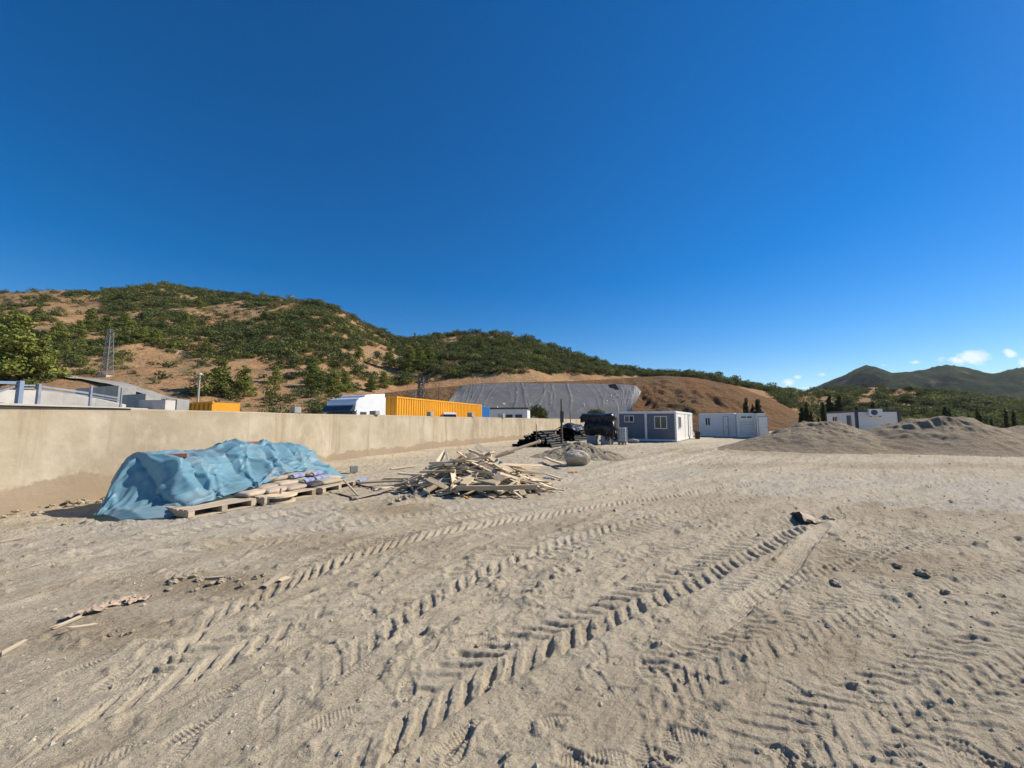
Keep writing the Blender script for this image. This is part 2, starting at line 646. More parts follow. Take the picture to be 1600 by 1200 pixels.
# geomembrane on the far slope
m, nt, b = newmat('liner_grey')
t = NT(nt)
c = t.mix(t.ramp(t.noise(.09, 6, .6), [(.36, 0), (.64, 1)]), (.13, .118, .099), (.168, .153, .13))
c = t.mix(t.ramp(t.noise(.5, 6, .7, stretch=(1.5, 1, .25)), [(.5, 0), (.75, .6)]), c, (.27, .255, .23))
t.link(c, b.inputs['Base Color'])
b.inputs['Roughness'].default_value = .5
b.inputs['Specular IOR Level'].default_value = .4
t.bump(t.noise(.8, 6, .6, stretch=(2, 1, .5)), .15, .1, b)


RND = {'leaf_scrub': [(0, (.48, .60, .58)), (.22, (.75, .85, .8)), (.42, (1, 1.05, .9)), (.62, (1.3, 1.2, 1.05)), (.82, (.85, .95, .8)), (.93, (1.5, 1.35, .95)), (1, (1.7, 1.8, .9))]}


def leafmat(name, c1, c2):
    m, nt, b = newmat(name)
    t = NT(nt)
    a = t.attr('tint')['Color']
    c = t.mix(t.ramp(t.noise(.9, 3, .6), [(.35, 0), (.65, 1)]), c1, c2)
    c = t.mix(1.0, c, a, 'MULTIPLY')
    c = t.mix(1.0, c, t.ramp(t.objrand(), RND.get(name, [(0, (.75, .80, .75)), (1, (1.25, 1.18, 1.05))])), 'MULTIPLY')
    t.link(c, b.inputs['Base Color'])
    b.inputs['Roughness'].default_value = .7
    b.inputs['Specular IOR Level'].default_value = .15
    tr = nt.nodes.new('ShaderNodeBsdfTranslucent')
    t.link(c, tr.inputs['Color'])
    mx = nt.nodes.new('ShaderNodeMixShader')
    mx.inputs[0].default_value = .25
    nt.links.new(b.outputs[0], mx.inputs[1])
    nt.links.new(tr.outputs[0], mx.inputs[2])
    nt.links.new(mx.outputs[0], nt.nodes['Material Output'].inputs['Surface'])


leafmat('leaf_scrub', (.098, .114, .042), (.152, .160, .060))
leafmat('leaf_pine', (.16, .19, .047), (.235, .25, .066))
leafmat('leaf_cypress', (.035, .045, .024), (.058, .068, .034))
leafmat('leaf_dark', (.085, .10, .04), (.125, .135, .056))
mat('bark', (.13, .10, .075), (.08, .062, .048), .95, 6)

# ------------------------------------------------------------------ the yard
TRK = []


def track(pts, w, dep, pitch, k=1.0, kind='lug', seed=0):
    q = np.array([[*G(px, py)[:2]] for px, py in pts])
    xs = np.linspace(q[0, 0], q[-1, 0], 300)
    ys = np.interp(xs, q[:, 0], q[:, 1])
    ker = np.hanning(41)
    ker /= ker.sum()
    pad = np.concatenate([2 * ys[0] - ys[20:0:-1], ys, 2 * ys[-1] - ys[-2:-22:-1]])
    ys = np.convolve(pad, ker, 'valid')
    s = np.concatenate([[0], np.cumsum(np.hypot(np.diff(xs), np.diff(ys)))])
    sl = np.gradient(ys, xs)
    TRK.append((xs, ys, s, sl, w, dep, pitch, k, kind, seed))


track([(380, 1300), (520, 1180), (640, 1095), (760, 1035), (880, 985), (1000, 935), (1120, 880), (1230, 825), (1330, 785), (1480, 750)], .50, .030, .185, 1.0, 'lug', 1)
track([(300, 1190), (430, 1085), (520, 1020), (620, 950), (720, 895), (850, 848), (1000, 808), (1150, 780), (1300, 757), (1450, 735)], .50, .030, .185, .8, 'lug', 2)
track([(200, 1010), (400, 922), (480, 890), (580, 852), (690, 827), (820, 805), (960, 785), (1100, 765), (1250, 742)], .60, .026, .15, .95, 'lug', 3)
track([(60, 1000), (200, 930), (340, 870), (480, 832), (620, 808), (760, 790), (900, 775)], .5, .018, .16, .6, 'lug', 4)
track([(960, 1110), (1060, 1050), (1190, 995), (1330, 950), (1480, 905), (1680, 852)], .45, .020, .12, .7, 'lug', 5)
track([(1130, 1230), (1240, 1160), (1370, 1100), (1500, 1045), (1700, 965)], .5, .019, .14, .62, 'lug', 6)
track([(1390, 1270), (1500, 1180), (1620, 1105), (1800, 1010)], .5, .019, .14, .62, 'lug', 7)
track([(1100, 945), (1220, 900), (1350, 862), (1500, 828), (1700, 795)], .45, .02, .13, .8, 'lug', 8)
track([(60, 1160), (180, 1085), (300, 1035), (420, 985), (540, 930)], .5, .026, .17, .8, 'lug', 9)
track([(1100, 985), (1160, 945), (1215, 900), (1262, 850), (1290, 815)], .22, .02, .03, 1.0, 'smooth', 10)
track([(1000, 870), (1150, 830), (1300, 800), (1450, 775), (1650, 752)], .5, .018, .15, .7, 'lug', 11)
track([(900, 760), (1020, 735), (1100, 718), (1150, 706)], .5, .02, .2, .6, 'smooth', 12)

# older ruts left by trucks crossing the yard
for k_, pt_ in enumerate([[(560, 800), (760, 770), (930, 745), (1080, 722), (1200, 708)], [(620, 830), (820, 795), (1000, 765), (1180, 738), (1330, 720)], [(780, 880), (960, 835), (1150, 797), (1350, 765), (1600, 738)],
                          [(880, 900), (1060, 855), (1250, 815), (1450, 782), (1690, 755)], [(930, 735), (1010, 718), (1060, 706), (1090, 698)], [(960, 745), (1050, 724), (1105, 709), (1135, 699)], [(1000, 760), (1200, 735), (1400, 722), (1600, 716)],
                          [(1060, 775), (1260, 750), (1460, 733), (1680, 724)], [(60, 880), (250, 838), (440, 808), (620, 785)], [(30, 930), (230, 875), (430, 838), (640, 808), (800, 790)], [(1180, 830), (1380, 795), (1600, 770), (1750, 758)],
                          [(1280, 880), (1440, 848), (1600, 822), (1760, 800)]]):
    track(pt_, [.34, .42, .5][k_ % 3], [.036, .048, .042][k_ % 3], .3, 1.0, 'rut', 120 + k_)

FEET = []
for (px, py, an) in [(640, 1000, 50), (660, 985, 55), (740, 1000, 80), (770, 1003, 85), (560, 1050, 45), (700, 1170, 40), (720, 1150, 45), (910, 1190, 100), (960, 1185, 95),
                     (1040, 1070, 10), (1060, 1050, 20), (1100, 1120, 60), (1380, 1105, 90), (1400, 1120, 80), (1345, 1000, 70), (1370, 1010, 75), (1130, 1000, 60),
                     (1120, 1210, 30), (1250, 1015, 80), (1410, 1020, 70), (1290, 940, 80), (1380, 950, 85), (880, 940, 60), (820, 905, 70), (820, 915, 100), (300, 1140, 30),
                     (520, 1120, 60), (860, 1130, 80), (1180, 1080, 50), (1500, 1000, 80), (1240, 1180, 60), (350, 1080, 40), (1010, 1050, 0), (1000, 1180, 20), (1300, 1060, 70)]:
    g = G(px, py)
    FEET.append((g.x, g.y, R(an)))
for _ in range(70):
    g = G(random.uniform(100, 1550), random.uniform(880, 1230))
    FEET.append((g.x, g.y, random.uniform(0, PI)))


def wall_x(y):
    return np.interp(y, [-12, 7.17, 15.7, 66], [-14.2, -9.25, -7.08, 13.24])


def ground_low(x, y):
    z = .05 * fbm(x / 5.0, y / 5.0, 3, 3) * sstep(1, 12, y)
    # banked soil against the foot of the wall
    d = x - wall_x(y)
    z = z + .16 * np.exp(-np.clip(d, 0, 9) / .5) * (d > -.4) * sstep(6, 16, y) * (1 - sstep(30, 45, y))
    return z


def ground_h(x, y, want_c=False):
    x = np.asarray(x, dtype=float)
    y = np.asarray(y, dtype=float)
    near = 1 - sstep(25, 60, np.hypot(x, y))
    z = ground_low(x, y)
    rough = .55 + .9 * vn(x / 2.1 + 3, y / 2.1, 21)
    # lumps drawn out in the driving direction (lower left to upper right)
    ca, sa = math.cos(R(42)), math.sin(R(42))
    a, bq = x * ca + y * sa, -x * sa + y * ca
    z = z + near * rough * (.026 * fbm(a / .9, bq / .35, 3, 5) + .019 * fbm(a / .26, bq / .11, 4, 6, .6) + .022 * np.clip(.35 - np.abs(fbm(a / .55, bq / .16, 3, 7)), 0, 1))
    cl = np.maximum(fbm(x / .16, y / .16, 3, 8) - .22, 0)
    z = z + near * rough * .062 * cl
    lump = np.maximum(fbm(x / .33 + 7, y / .33, 2, 81) - .30, 0)
    z = z + near * .028 * lump * rough
    comp = np.zeros_like(x)
    for (xs, ys, s, sl, w, dep, pitch, k, kind, seed) in TRK:
        msk = (x > xs[0]) & (x < xs[-1])
        if not msk.any():
            continue
        xm, ym = x[msk], y[msk]
        f = np.interp(xm, xs, ys)
        g = np.interp(xm, xs, sl)
        cs = 1 / np.sqrt(1 + g * g)
        d = (ym - f) * cs
        S = np.interp(xm, xs, s) + (ym - f) * g * cs
        S = S + .02 * fbm(S / .7, S * 0, 2, seed)
        d = d + .018 * fbm(S / .5, d, 2, seed + 40)
        hw = w / 2
        inside = 1 - sstep(hw * .9, hw * 1.12, np.abs(d))
        patch = sstep(.22, .62, vn(S / 1.3, S * 0 + seed, seed + 60) * .65 + .35 * vn(xm / .5, ym / .5, seed + 70))
        patch = np.maximum(patch, (.72 if seed in (1, 2, 3) else .5) + .28 * vn(S / .6, d, seed + 5))
        ends = sstep(0, .06, (xm - xs[0]) / (xs[-1] - xs[0])) * (1 - sstep(.88, 1, (xm - xs[0]) / (xs[-1] - xs[0])))
        amp = k * patch * ends
        if kind == 'lug':
            side = (d > 0) * .5
            q_ = S / pitch + np.abs(d) / pitch * .95 + side + .10 * fbm(xm / .06, ym / .06, 2, seed + 30) + .10 * fbm(xm / .25, ym / .25, 2, seed + 31)
            ix_ = np.floor(q_)
            ph = q_ - ix_
            rn = h2(ix_, np.floor(side * 2), seed)
            rn2 = h2(ix_, np.floor(side * 2) + 9, seed)
            wd_ = .34 + .26 * rn2
            pulse = sstep(.03, .12, ph) * (1 - sstep(wd_, wd_ + .22, ph)) * (.55 + .6 * rn) * (1 - sstep(.75 + .3 * rn2, .95 + .3 * rn2, np.abs(d) / hw))
            mid = sstep(.008, .03, np.abs(d))
            edge = .35 + .65 * sstep(.0, .25, np.abs(d) / hw)
            dz = -dep * inside * amp * (.35 + pulse * mid * edge * .95) + dep * .35 * amp * inside * (1 - pulse)
            dz += dep * .55 * amp * np.exp(-((np.abs(d) - hw * 1.2) / (.06)) ** 2) * (.5 + vn(S / .12, d * 0, seed + 90))
        elif kind == 'rut':
            brk = .45 + .75 * vn(S / .9, S * 0, seed) 
            dz = -dep * inside * ends * brk * (.7 + .3 * np.cos(S / .16 * 2 * PI + 3 * d / hw)) + dep * 1.0 * ends * brk * np.exp(-((np.abs(d) - hw * 1.25) / .09) ** 2) * (.4 + .9 * vn(S / .2, d / .1, seed + 3))
            amp = ends * brk * .8
        else:
            rib = .5 + .5 * np.cos(d / .03 * 2 * PI)
            dz = -dep * inside * (.7 + .3 * rib) * ends + dep * .6 * np.exp(-((np.abs(d) - hw * 1.2) / .04) ** 2) * ends
        flat = inside * amp
        z[msk] = z[msk] * (1 - .45 * flat) + dz
        comp[msk] = np.maximum(comp[msk], flat * (.75 if kind == 'smooth' else .35))
    for (fx, fy, an) in FEET:
        msk = (np.abs(x - fx) < .3) & (np.abs(y - fy) < .3)
        if not msk.any():
            continue
        dx, dy = x[msk] - fx, y[msk] - fy
        u = dx * math.sin(an) + dy * math.cos(an)
        v = dx * math.cos(an) - dy * math.sin(an)
        wd = .048 + .008 * np.sin((u + .14) / .28 * PI * 1.5)
        q = np.sqrt((u / .145) ** 2 + (v / wd) ** 2)
        ins = 1 - sstep(.8, 1.08, q)
        sole = .5 + .5 * np.cos(u / .022 * 2 * PI)
        st_ = .35 + .9 * vn(x[msk] / .11, y[msk] / .11, 44)
        z[msk] += (-.011 * ins * (.7 + .55 * sole) + .004 * np.exp(-((q - 1.25) / .25) ** 2)) * st_
        comp[msk] = np.maximum(comp[msk], ins * .4)
    if want_c:
        return z, comp
    return z


# rows close together near the lens, wide far away; columns fan out with depth
Yr = np.concatenate([np.linspace(-25, 1.45, 26)[:-1], 1 / np.linspace(1 / 1.45, 1 / 62, 880), np.geomspace(66, 1500, 24)])
NCD = 1080
Sx = np.concatenate([-1 - (np.geomspace(1, 60, 26)[::-1][:-1] - 1) / 18, np.linspace(-1, 1, NCD), 1 + (np.geomspace(1, 60, 26)[1:] - 1) / 18])
Yg = np.repeat(Yr[:, None], len(Sx), 1)
hwid = np.maximum(Yr, 1.45) * 1.40
out = np.abs(Sx) > 1
Xg = hwid[:, None] * (np.sign(Sx) * np.where(np.abs(Sx) > 1, 1 + (np.abs(Sx) - 1) * .35, np.abs(Sx)))[None, :]
Xg[:, out] += (np.sign(Sx[out]) * (np.abs(Sx[out]) - 1) * 14)[None, :]
Zg, Cg = ground_h(Xg.ravel(), Yg.ravel(), True)
me = rawmesh('ground', np.stack([Xg.ravel(), Yg.ravel(), Zg], 1), gridfaces(*Xg.shape), True)
at = me.attributes.new('compact', 'FLOAT', 'POINT')
at.data.foreach_set('value', Cg.astype(np.float32))
# patches of spilled grey gravel (+) and fresh brown soil (-)
pal = np.zeros(Zg.shape)
gx_, gy_ = Xg.ravel(), Yg.ravel()
nz = fbm(gx_ / 1.6, gy_ / 1.6, 4, 95)
for (px, py, rx, ry, k) in [(1520, 765, 5.0, 3.0, .5), (1330, 742, 4, 2.5, .25), (330, 818, 2.2, 1.0, .4), (480, 800, 1.8, .9, .3), (1010, 735, 3.0, 4.0, .2), (150, 850, 2.0, .9, .25), (760, 790, 2.0, .5, .3),
                            (600, 795, 1.0, .7, -.75), (680, 700, 3.0, 2.0, -.3), (320, 915, .75, .3, -.7), (1200, 705, 9, 3, -.5), (1450, 800, 4, .9, -.35), (900, 822, 2.5, .5, -.35), (1100, 782, 3, .6, -.35), (1350, 728, 8, 1.2, -.4), (1050, 1100, .8, .4, -.25), (560, 850, 2.0, .5, -.4), (1350, 880, 1.5, .5, -.45), (200, 985, .6, .3, -.45), (1250, 1000, .9, .4, -.35)]:
    g = G(px, py)
    q = np.hypot((gx_ - g.x) / rx, (gy_ - g.y) / ry)
    m_ = k * np.clip(1.25 - q + .9 * nz, 0, 1)
    pal = np.where(np.abs(m_) > np.abs(pal), m_, pal)
at = me.attributes.new('pale', 'FLOAT', 'POINT')
at.data.foreach_set('value', pal.astype(np.float32))
tag(link('ground', me, 'yard_soil'), kind='structure')


def gz(x, y):
    return float(ground_h(np.array([x]), np.array([y]))[0])


def gl(x, y):
    return float(ground_low(np.array([x]), np.array([y]))[0])


# loose pebbles lying about
N = 5200
rr = 1.6 + rng.random(N) ** 1.8 * 26
aa = rng.uniform(-1.25, 1.25, N)
pxx, pyy = rr * aa, rr
sel = pxx > wall_x(pyy) + .2
pxx, pyy = pxx[sel], pyy[sel]
pzz = ground_h(pxx, pyy)
n = len(pxx)
oct_v = np.array([[1, 0, 0], [0, 1, 0], [-1, 0, 0], [0, -1, 0], [0, 0, .7], [0, 0, -.5]], float)
oct_f = np.array([[0, 1, 4], [1, 2, 4], [2, 3, 4], [3, 0, 4], [1, 0, 5], [2, 1, 5], [3, 2, 5], [0, 3, 5]])
sz = (.004 + .014 * rng.random(n) ** 4) * (1 + rr[sel] / 14) * np.where(rng.random(n) < .02, 2.0, 1)
an = rng.uniform(0, 2 * PI, n)
V = oct_v[None] * rng.uniform(.6, 1.3, (n, 6, 1)) * sz[:, None, None]
ca, sa = np.cos(an)[:, None], np.sin(an)[:, None]
V = np.stack([V[..., 0] * ca - V[..., 1] * sa + pxx[:, None], V[..., 0] * sa + V[..., 1] * ca + pyy[:, None], V[..., 2] + pzz[:, None] + sz[:, None] * .15], -1)
Fp = (oct_f[None] + (np.arange(n) * 6)[:, None, None]).reshape(-1, 3)
tag(link('pebbles', rawmesh('pebbles', V.reshape(-1, 3), Fp), 'pebble'), 'loose pebbles and clods scattered over the sandy yard', 'pebbles', kind='stuff')

# ------------------------------------------------------------------ hills
SKY_PX = [-1000, -600, -200, 0, 60, 150, 200, 240, 290, 330, 430, 500, 530, 560, 620, 660, 700, 780, 830, 900, 960, 1000, 1080, 1130, 1200, 1260, 1300, 1380, 1450, 1520, 1600, 1900, 2400]
SKY_PY = [560, 500, 468, 457, 453, 456, 449, 446, 452, 458, 466, 474, 486, 504, 530, 528, 523, 519, 531, 556, 574, 583, 584, 593, 608, 614, 607, 605, 612, 621, 629, 640, 645]


def hill_prof(px):
    py = np.interp(px, SKY_PX, SKY_PY)
    Ys = np.interp(px, [-1000, 0, 240, 500, 620, 780, 1000, 1100, 1200, 1260, 1380, 1600, 2400], [220, 230, 275, 255, 275, 225, 200, 190, 210, 230, 250, 250, 250])
    Y0 = np.interp(px, [-1000, 0, 300, 500, 700, 1000, 1100, 1260, 1300, 1600, 2400], [50, 52, 58, 66, 84, 90, 88, 92, 95, 95, 95])
    v = (600 - py) / F
    zs = EYE + Ys * (math.sin(PITCH) + v * math.cos(PITCH)) / (math.cos(PITCH) - v * math.sin(PITCH))
    return Ys, Y0, zs


def hill_z(u, Y):
    px = 800 + u * FU
    Ys, Y0, zs = hill_prof(px)
    tt = (Y - Y0) / (Ys - Y0)
    t1 = np.clip(tt, 0, 1)
    base = zs * (t1 ** 1.12)
    fall = np.clip(tt - 1, 0, 1)
    base = base * (1 - .55 * fall)
    amp = np.sin(PI * t1) * (zs / 40)
    x = u * Y
    z = base + amp * (4.2 * fbm(x / 46, Y / 60, 4, 31) - 1.5 * np.abs(fbm(x / 26, Y / 55, 3, 37)))
    z = z + .35 * fbm(x / 5, Y / 5, 3, 33) * t1
    return z - .35 * (1 - sstep(0, .02, tt)) - .02


uu = np.linspace(-2.3, 1.75, 420)
tt = np.concatenate([np.linspace(-.02, 1.05, 170), np.linspace(1.08, 1.7, 16)])
Ys, Y0, zs = hill_prof(800 + uu * FU)
Yh = Y0[None] + tt[:, None] * (Ys - Y0)[None]
Uh = np.repeat(uu[None], len(tt), 0)
Zh = hill_z(Uh, Yh)
me = rawmesh('hills', np.stack([(Uh * Yh).ravel(), Yh.ravel(), Zh.ravel()], 1), gridfaces(*Uh.shape), True)
tag(link('hills', me, 'hill_soil'), kind='structure')


def T(px, py, far=300):
    """where the sight line through a photo point first meets the hillside"""
    d = ray(px, py)
    Y = np.arange(45, far, .4)
    k = Y / d[1]
    hit = np.nonzero(hill_z(d[0] * k / Y, Y) >= EYE + d[2] * k)[0]
    i = hit[0] if len(hit) else len(Y) - 1
    y = Y[i]
    u = d[0] / d[1]
    return Vector((u * y, y, float(hill_z(np.array([u]), np.array([y]))[0])))


# bare bulldozed slope right of the lined bank
def cut_z(u, Y):
    px = 800 + u * FU
    py = np.interp(px, [560, 600, 650, 700, 760, 900, 960, 1000, 1040, 1090, 1150, 1210, 1250, 1290], [645, 614, 608, 604, 598, 595, 592, 589, 587, 590, 602, 625, 645, 662])
    Ys = np.interp(px, [560, 700, 1000, 1100, 1290], [104, 108, 112, 112, 105])
    Y0 = np.interp(px, [560, 700, 1000, 1100, 1290], [80, 82, 70, 64, 70])
    v = (600 - py) / F
    zs = np.maximum(EYE + Ys * (math.sin(PITCH) + v * math.cos(PITCH)) / (math.cos(PITCH) - v * math.sin(PITCH)), 0)
    tq = np.clip((Y - Y0) / (Ys - Y0), 0, 1)
    x = u * Y
    z = zs * (tq ** .92) + np.sin(PI * tq) * (zs / 10) * (1.3 * fbm(x / 9, Y / 9, 5, 51, .6) - 1.3 * np.abs(fbm(x / 4, Y / 12, 4, 52, .6)) + .35 * np.abs(((tq * 4.3 + .4 * fbm(x / 14, Y / 14, 2, 55)) % 1.0) - .5))
    back = np.clip((Y - Ys) / 40, 0, 1)
    return z * (1 - .5 * back) - .5 * (tq <= 0)


uu = np.linspace((555 - 800) / FU, (1295 - 800) / FU, 260)
yl = np.concatenate([np.linspace(60, 115, 120), np.linspace(117, 150, 10)])
Uc, Yc = np.meshgrid(uu, yl)
me = rawmesh('bulldozed_slope', np.stack([(Uc * Yc).ravel(), Yc.ravel(), cut_z(Uc, Yc).ravel()], 1), gridfaces(*Uc.shape), True)
tag(link('bulldozed_slope', me, 'cut_soil'), kind='structure')

# far mountains
MP = [900, 1050, 1150, 1230, 1262, 1300, 1325, 1345, 1362, 1380, 1400, 1440, 1465, 1490, 1515, 1545, 1565, 1600, 1700, 1850, 2100, 2500]
MY = [652, 640, 630, 620, 611, 595, 585, 575, 570, 574, 581, 579, 573, 569, 572, 580, 582, 575, 560, 572, 590, 610]
px = np.linspace(900, 2500, 420)
py = np.interp(px, MP, MY) - 1.6 * fbm(px / 26, px * 0, 4, 71)
u = (px - 800) / FU
v = (600 - py) / F
Yt = 1500 + 250 * fbm(px / 160, px * 0 + 4, 2, 72)
zt = EYE + Yt * (math.sin(PITCH) + v * math.cos(PITCH)) / (math.cos(PITCH) - v * math.sin(PITCH))
tq = np.concatenate([np.linspace(0, 1, 90), np.linspace(1.05, 1.6, 8)])
Ym = 620 + tq[:, None] * (Yt - 620)[None]
Um = np.repeat(u[None], len(tq), 0)
sh = np.clip(tq, 0, 1)[:, None]
Zm = zt[None] * sh ** 1.25 * (1 - .5 * np.clip(tq - 1, 0, 1))[:, None]
Zm += np.sin(PI * sh) * (zt[None] / 150) * (60 * fbm(Um * Ym / 240, Ym / 420, 5, 73) - 48 * np.abs(fbm(Um * Ym / 130, Ym / 300, 4, 74)))
Zm += 3.5 * fbm(Um * Ym / 16, Ym / 16, 2, 75) * sh
me = rawmesh('mountains', np.stack([(Um * Ym).ravel(), Ym.ravel(), Zm.ravel() - 2], 1), gridfaces(*Um.shape), True)
tag(link('mountains', me, 'mountain'), kind='structure')

# dirt road climbing the left hillside
cl_px = [(330, 637), (285, 631), (250, 622), (215, 612), (180, 602), (140, 594), (100, 589), (72, 586)]
cw = [T(*p) for p in cl_px]
pts = []
for i in range(len(cw) - 1):
    for k in range(6):
        pts.append(cw[i].lerp(cw[i + 1], k / 6))
V = []
for i, p in enumerate(pts):
    q = pts[min(i + 1, len(pts) - 1)] - pts[max(i - 1, 0)]
    nrm = Vector((-q.y, q.x, 0)).normalized()
    zc = []
    for s in np.linspace(-1.3, 1.3, 7):
        c = p + nrm * s
        zc.append((c.x, c.y, float(hill_z(np.array([c.x / c.y]), np.array([c.y]))[0])))
    lift = max(z[2] for z in zc)
    V += [(a, b_, .45 * c_ + .55 * lift + .12) for a, b_, c_ in zc]
tag(link('dirt_road', rawmesh('dirt_road', np.array(V), gridfaces(len(pts), 7), True), 'road'), kind='structure')

# ------------------------------------------------------------------ vegetation
def leaf_quads(C, N, size, r):
    """one leaf-clump quad per centre C, roughly facing N"""
    n = len(C)
    a = N + r.normal(0, .55, (n, 3))
    a /= np.linalg.norm(a, axis=1, keepdims=True)
    t1 = np.cross(a, r.normal(0, 1, (n, 3)))
    t1 /= np.linalg.norm(t1, axis=1, keepdims=True) + 1e-9
    t2 = np.cross(a, t1)
    s = np.asarray(size).reshape(-1, 1) * r.uniform(.6, 1.35, (n, 1))
    s2 = s * r.uniform(.55, .95, (n, 1))
    bend = a * s * .25
    V = np.stack([C - t1 * s - bend, C - t2 * s2, C + t1 * s - bend, C + t2 * s2], 1)
    return V.reshape(-1, 3), np.arange(4 * n).reshape(-1, 4)


def lobes_cloud(lobes, n, size, r):
    """leaf clumps spread through several uneven lobes (cx,cy,cz,rx,ry,rz)"""
    L = np.array(lobes)
    w = L[:, 3] * L[:, 4] * L[:, 5]
    idx = r.choice(len(L), n, p=w ** .67 / (w ** .67).sum())
    d = r.normal(0, 1, (n, 3))
    d /= np.linalg.norm(d, axis=1, keepdims=True)
    rad = r.uniform(.45, 1.0, (n, 1)) ** .45 * (1 + .14 * r.normal(0, 1, (n, 1)))
    C = L[idx, :3] + d * rad * L[idx, 3:]
    return leaf_quads(C, d, size, r)


def set_tint(me, cols):
    a = me.attributes.new('tint', 'FLOAT_COLOR', 'POINT')
    a.data.foreach_set('color', np.concatenate([cols, np.ones((len(cols), 1))], 1).astype(np.float32).ravel())


def jitter_tint(nq, r, amt=.28):
    k = r.uniform(1 - amt, 1 + amt, (nq, 1))
    return np.repeat(np.concatenate([k, k * r.uniform(.95, 1.05, (nq, 1)), k * r.uniform(.85, 1.1, (nq, 1))], 1), 4, 0)


BUSH = []
for i in range(9):
    r = np.random.default_rng(100 + i)
    lob = [(0, 0, .32, .42, .42, .34)]
    for k in range(4 + i % 3):
        a = r.uniform(0, 2 * PI)
        q = r.uniform(.18, .42)
        s = r.uniform(.20, .34)
        lob.append((q * math.cos(a), q * math.sin(a), r.uniform(.18, .48), s, s, s * r.uniform(.75, 1.1)))
    BUSH.append(lobes_cloud(lob, 190, .058, r))

# candidates over the hillside, kept by how thickly each part is grown over
N = 56000
uc = rng.uniform(-1.75, 1.55, N)
ys_, y0_, _ = hill_prof(800 + uc * FU)
tc = rng.random(N) ** .85 * 1.03 + .015
yc = y0_ + tc * (ys_ - y0_)
zc = hill_z(uc, yc)
pxc, pyc = project(uc * yc, yc, zc)
lower = np.interp(pxc, [-600, 0, 150, 185, 230, 300, 400, 450, 520, 600, 700, 760, 830, 1000, 1100, 1200, 1250], [470, 470, 470, 530, 545, 560, 560, 592, 616, 607, 592, 586, 584, 588, 594, 612, 650])
patch = fbm(uc * yc / 17, yc / 24, 3, 91)
den = np.where(pyc < lower, np.where(patch > .30, .08, np.where(pxc < 600, .62, .50)), 0.0)
den = np.where((pyc >= lower) & (pxc < 540), np.where(patch > .12, .28, .07), den)
den = np.where((pxc < 160) & (pyc < 545), np.where(patch > 0.05, .42, .05), den)
den = np.where((pxc < 205) & (pyc >= 530) & (pyc < 600), np.where(patch > -.25, .75, .06), den)
den = np.where((pxc > 270) & (pxc < 520) & (pyc > 606), .38, den)
den = np.where((pxc > 1240) & (pxc < 1440), np.where(patch > .30, .30, .035), den)
den = np.where(pxc >= 1440, np.where(patch > .25, .25, .7), den)
den = np.where((pxc > 1180) & (pyc > 634), np.where(pxc > 1440, .6, np.where(pxc > 1300, .22, .12)), den)
# nothing grows on the road
for p in pts:
    den = np.where(np.hypot(uc * yc - p.x, yc - p.y) < 3.4, 0, den)
keep = rng.random(N) < den * np.clip(yc / 190, .35, 1.0)
uc, yc, zc, pxc, pyc, patch = uc[keep], yc[keep], zc[keep], pxc[keep], pyc[keep], patch[keep]
n = len(uc)
size = (1.5 + 3.6 * rng.random(n) ** 1.8) * np.where(rng.random(n) < .10, 1.45, 1) * np.where(yc < 110, .72, 1)
tall = rng.uniform(.65, 1.05, n)
base = np.array([[1, 1, 1], [.70, .80, .78], [1.55, 1.40, .95], [.95, 1.05, .85], [1.25, 1.10, 1.0], [.50, .62, .58]])
tint = base[rng.integers(0, 6, n)] * rng.uniform(.8, 1.2, (n, 1))
lime = rng.random(n) < .06
tint[lime] = np.array([1.7, 1.8, .9])
rank = np.argsort(-(size / yc) * ((pxc > -40) & (pxc < 1640)))
near = set(rank[:240].tolist())

# the shrubs that show largest are things of their own
bmesh_ = []
for i, (V, Fq) in enumerate(BUSH):
    me = rawmesh('shrub', V, Fq)
    set_tint(me, jitter_tint(len(Fq), np.random.default_rng(i)))
    me.materials.append(MATS['leaf_scrub'])
    bmesh_.append(me)
near_objs = []
for i in near:
    o = link('shrub', bmesh_[i % 9], None)
    near_objs.append(o)
    o.location = (uc[i] * yc[i], yc[i], zc[i] - .1)
    o.rotation_euler.z = rng.uniform(0, 6.28)
    o.scale = (size[i], size[i], size[i] * tall[i])
    sz_ = 'large' if size[i] > 3.6 else ('small' if size[i] < 2.4 else 'middling')
    hg_ = 'high up' if pyc[i] < 545 else ('half way up' if pyc[i] < 590 else 'low down')
    for lim, where, grp in [(60, 'at the left edge of the hill', 'left slope'), (140, 'left of the lattice pylon', 'left slope'), (205, 'beside the lattice pylon', 'left slope'), (300, 'between the pylon and the lamp pole', 'left slope'),
                            (400, 'right of the lamp pole', 'left slope'), (520, 'left of the truck cab', 'left slope'), (640, 'above the truck cab', 'middle hill'), (760, 'above the yellow container', 'middle hill'),
                            (1000, 'above the grey liner', 'middle hill'), (1240, 'above the bare slope', 'middle hill'), (1340, 'left of the office cabin', 'right knoll'), (1440, 'behind the office cabin', 'right knoll'), (9999, 'behind the right gravel heap', 'right knoll')]:
        if pxc[i] < lim:
            tag(o, sz_ + ' olive green shrub ' + hg_ + ' ' + where, 'shrub', 'shrubs on the ' + grp)
            break
rest = np.array([i for i in range(n) if i not in near])
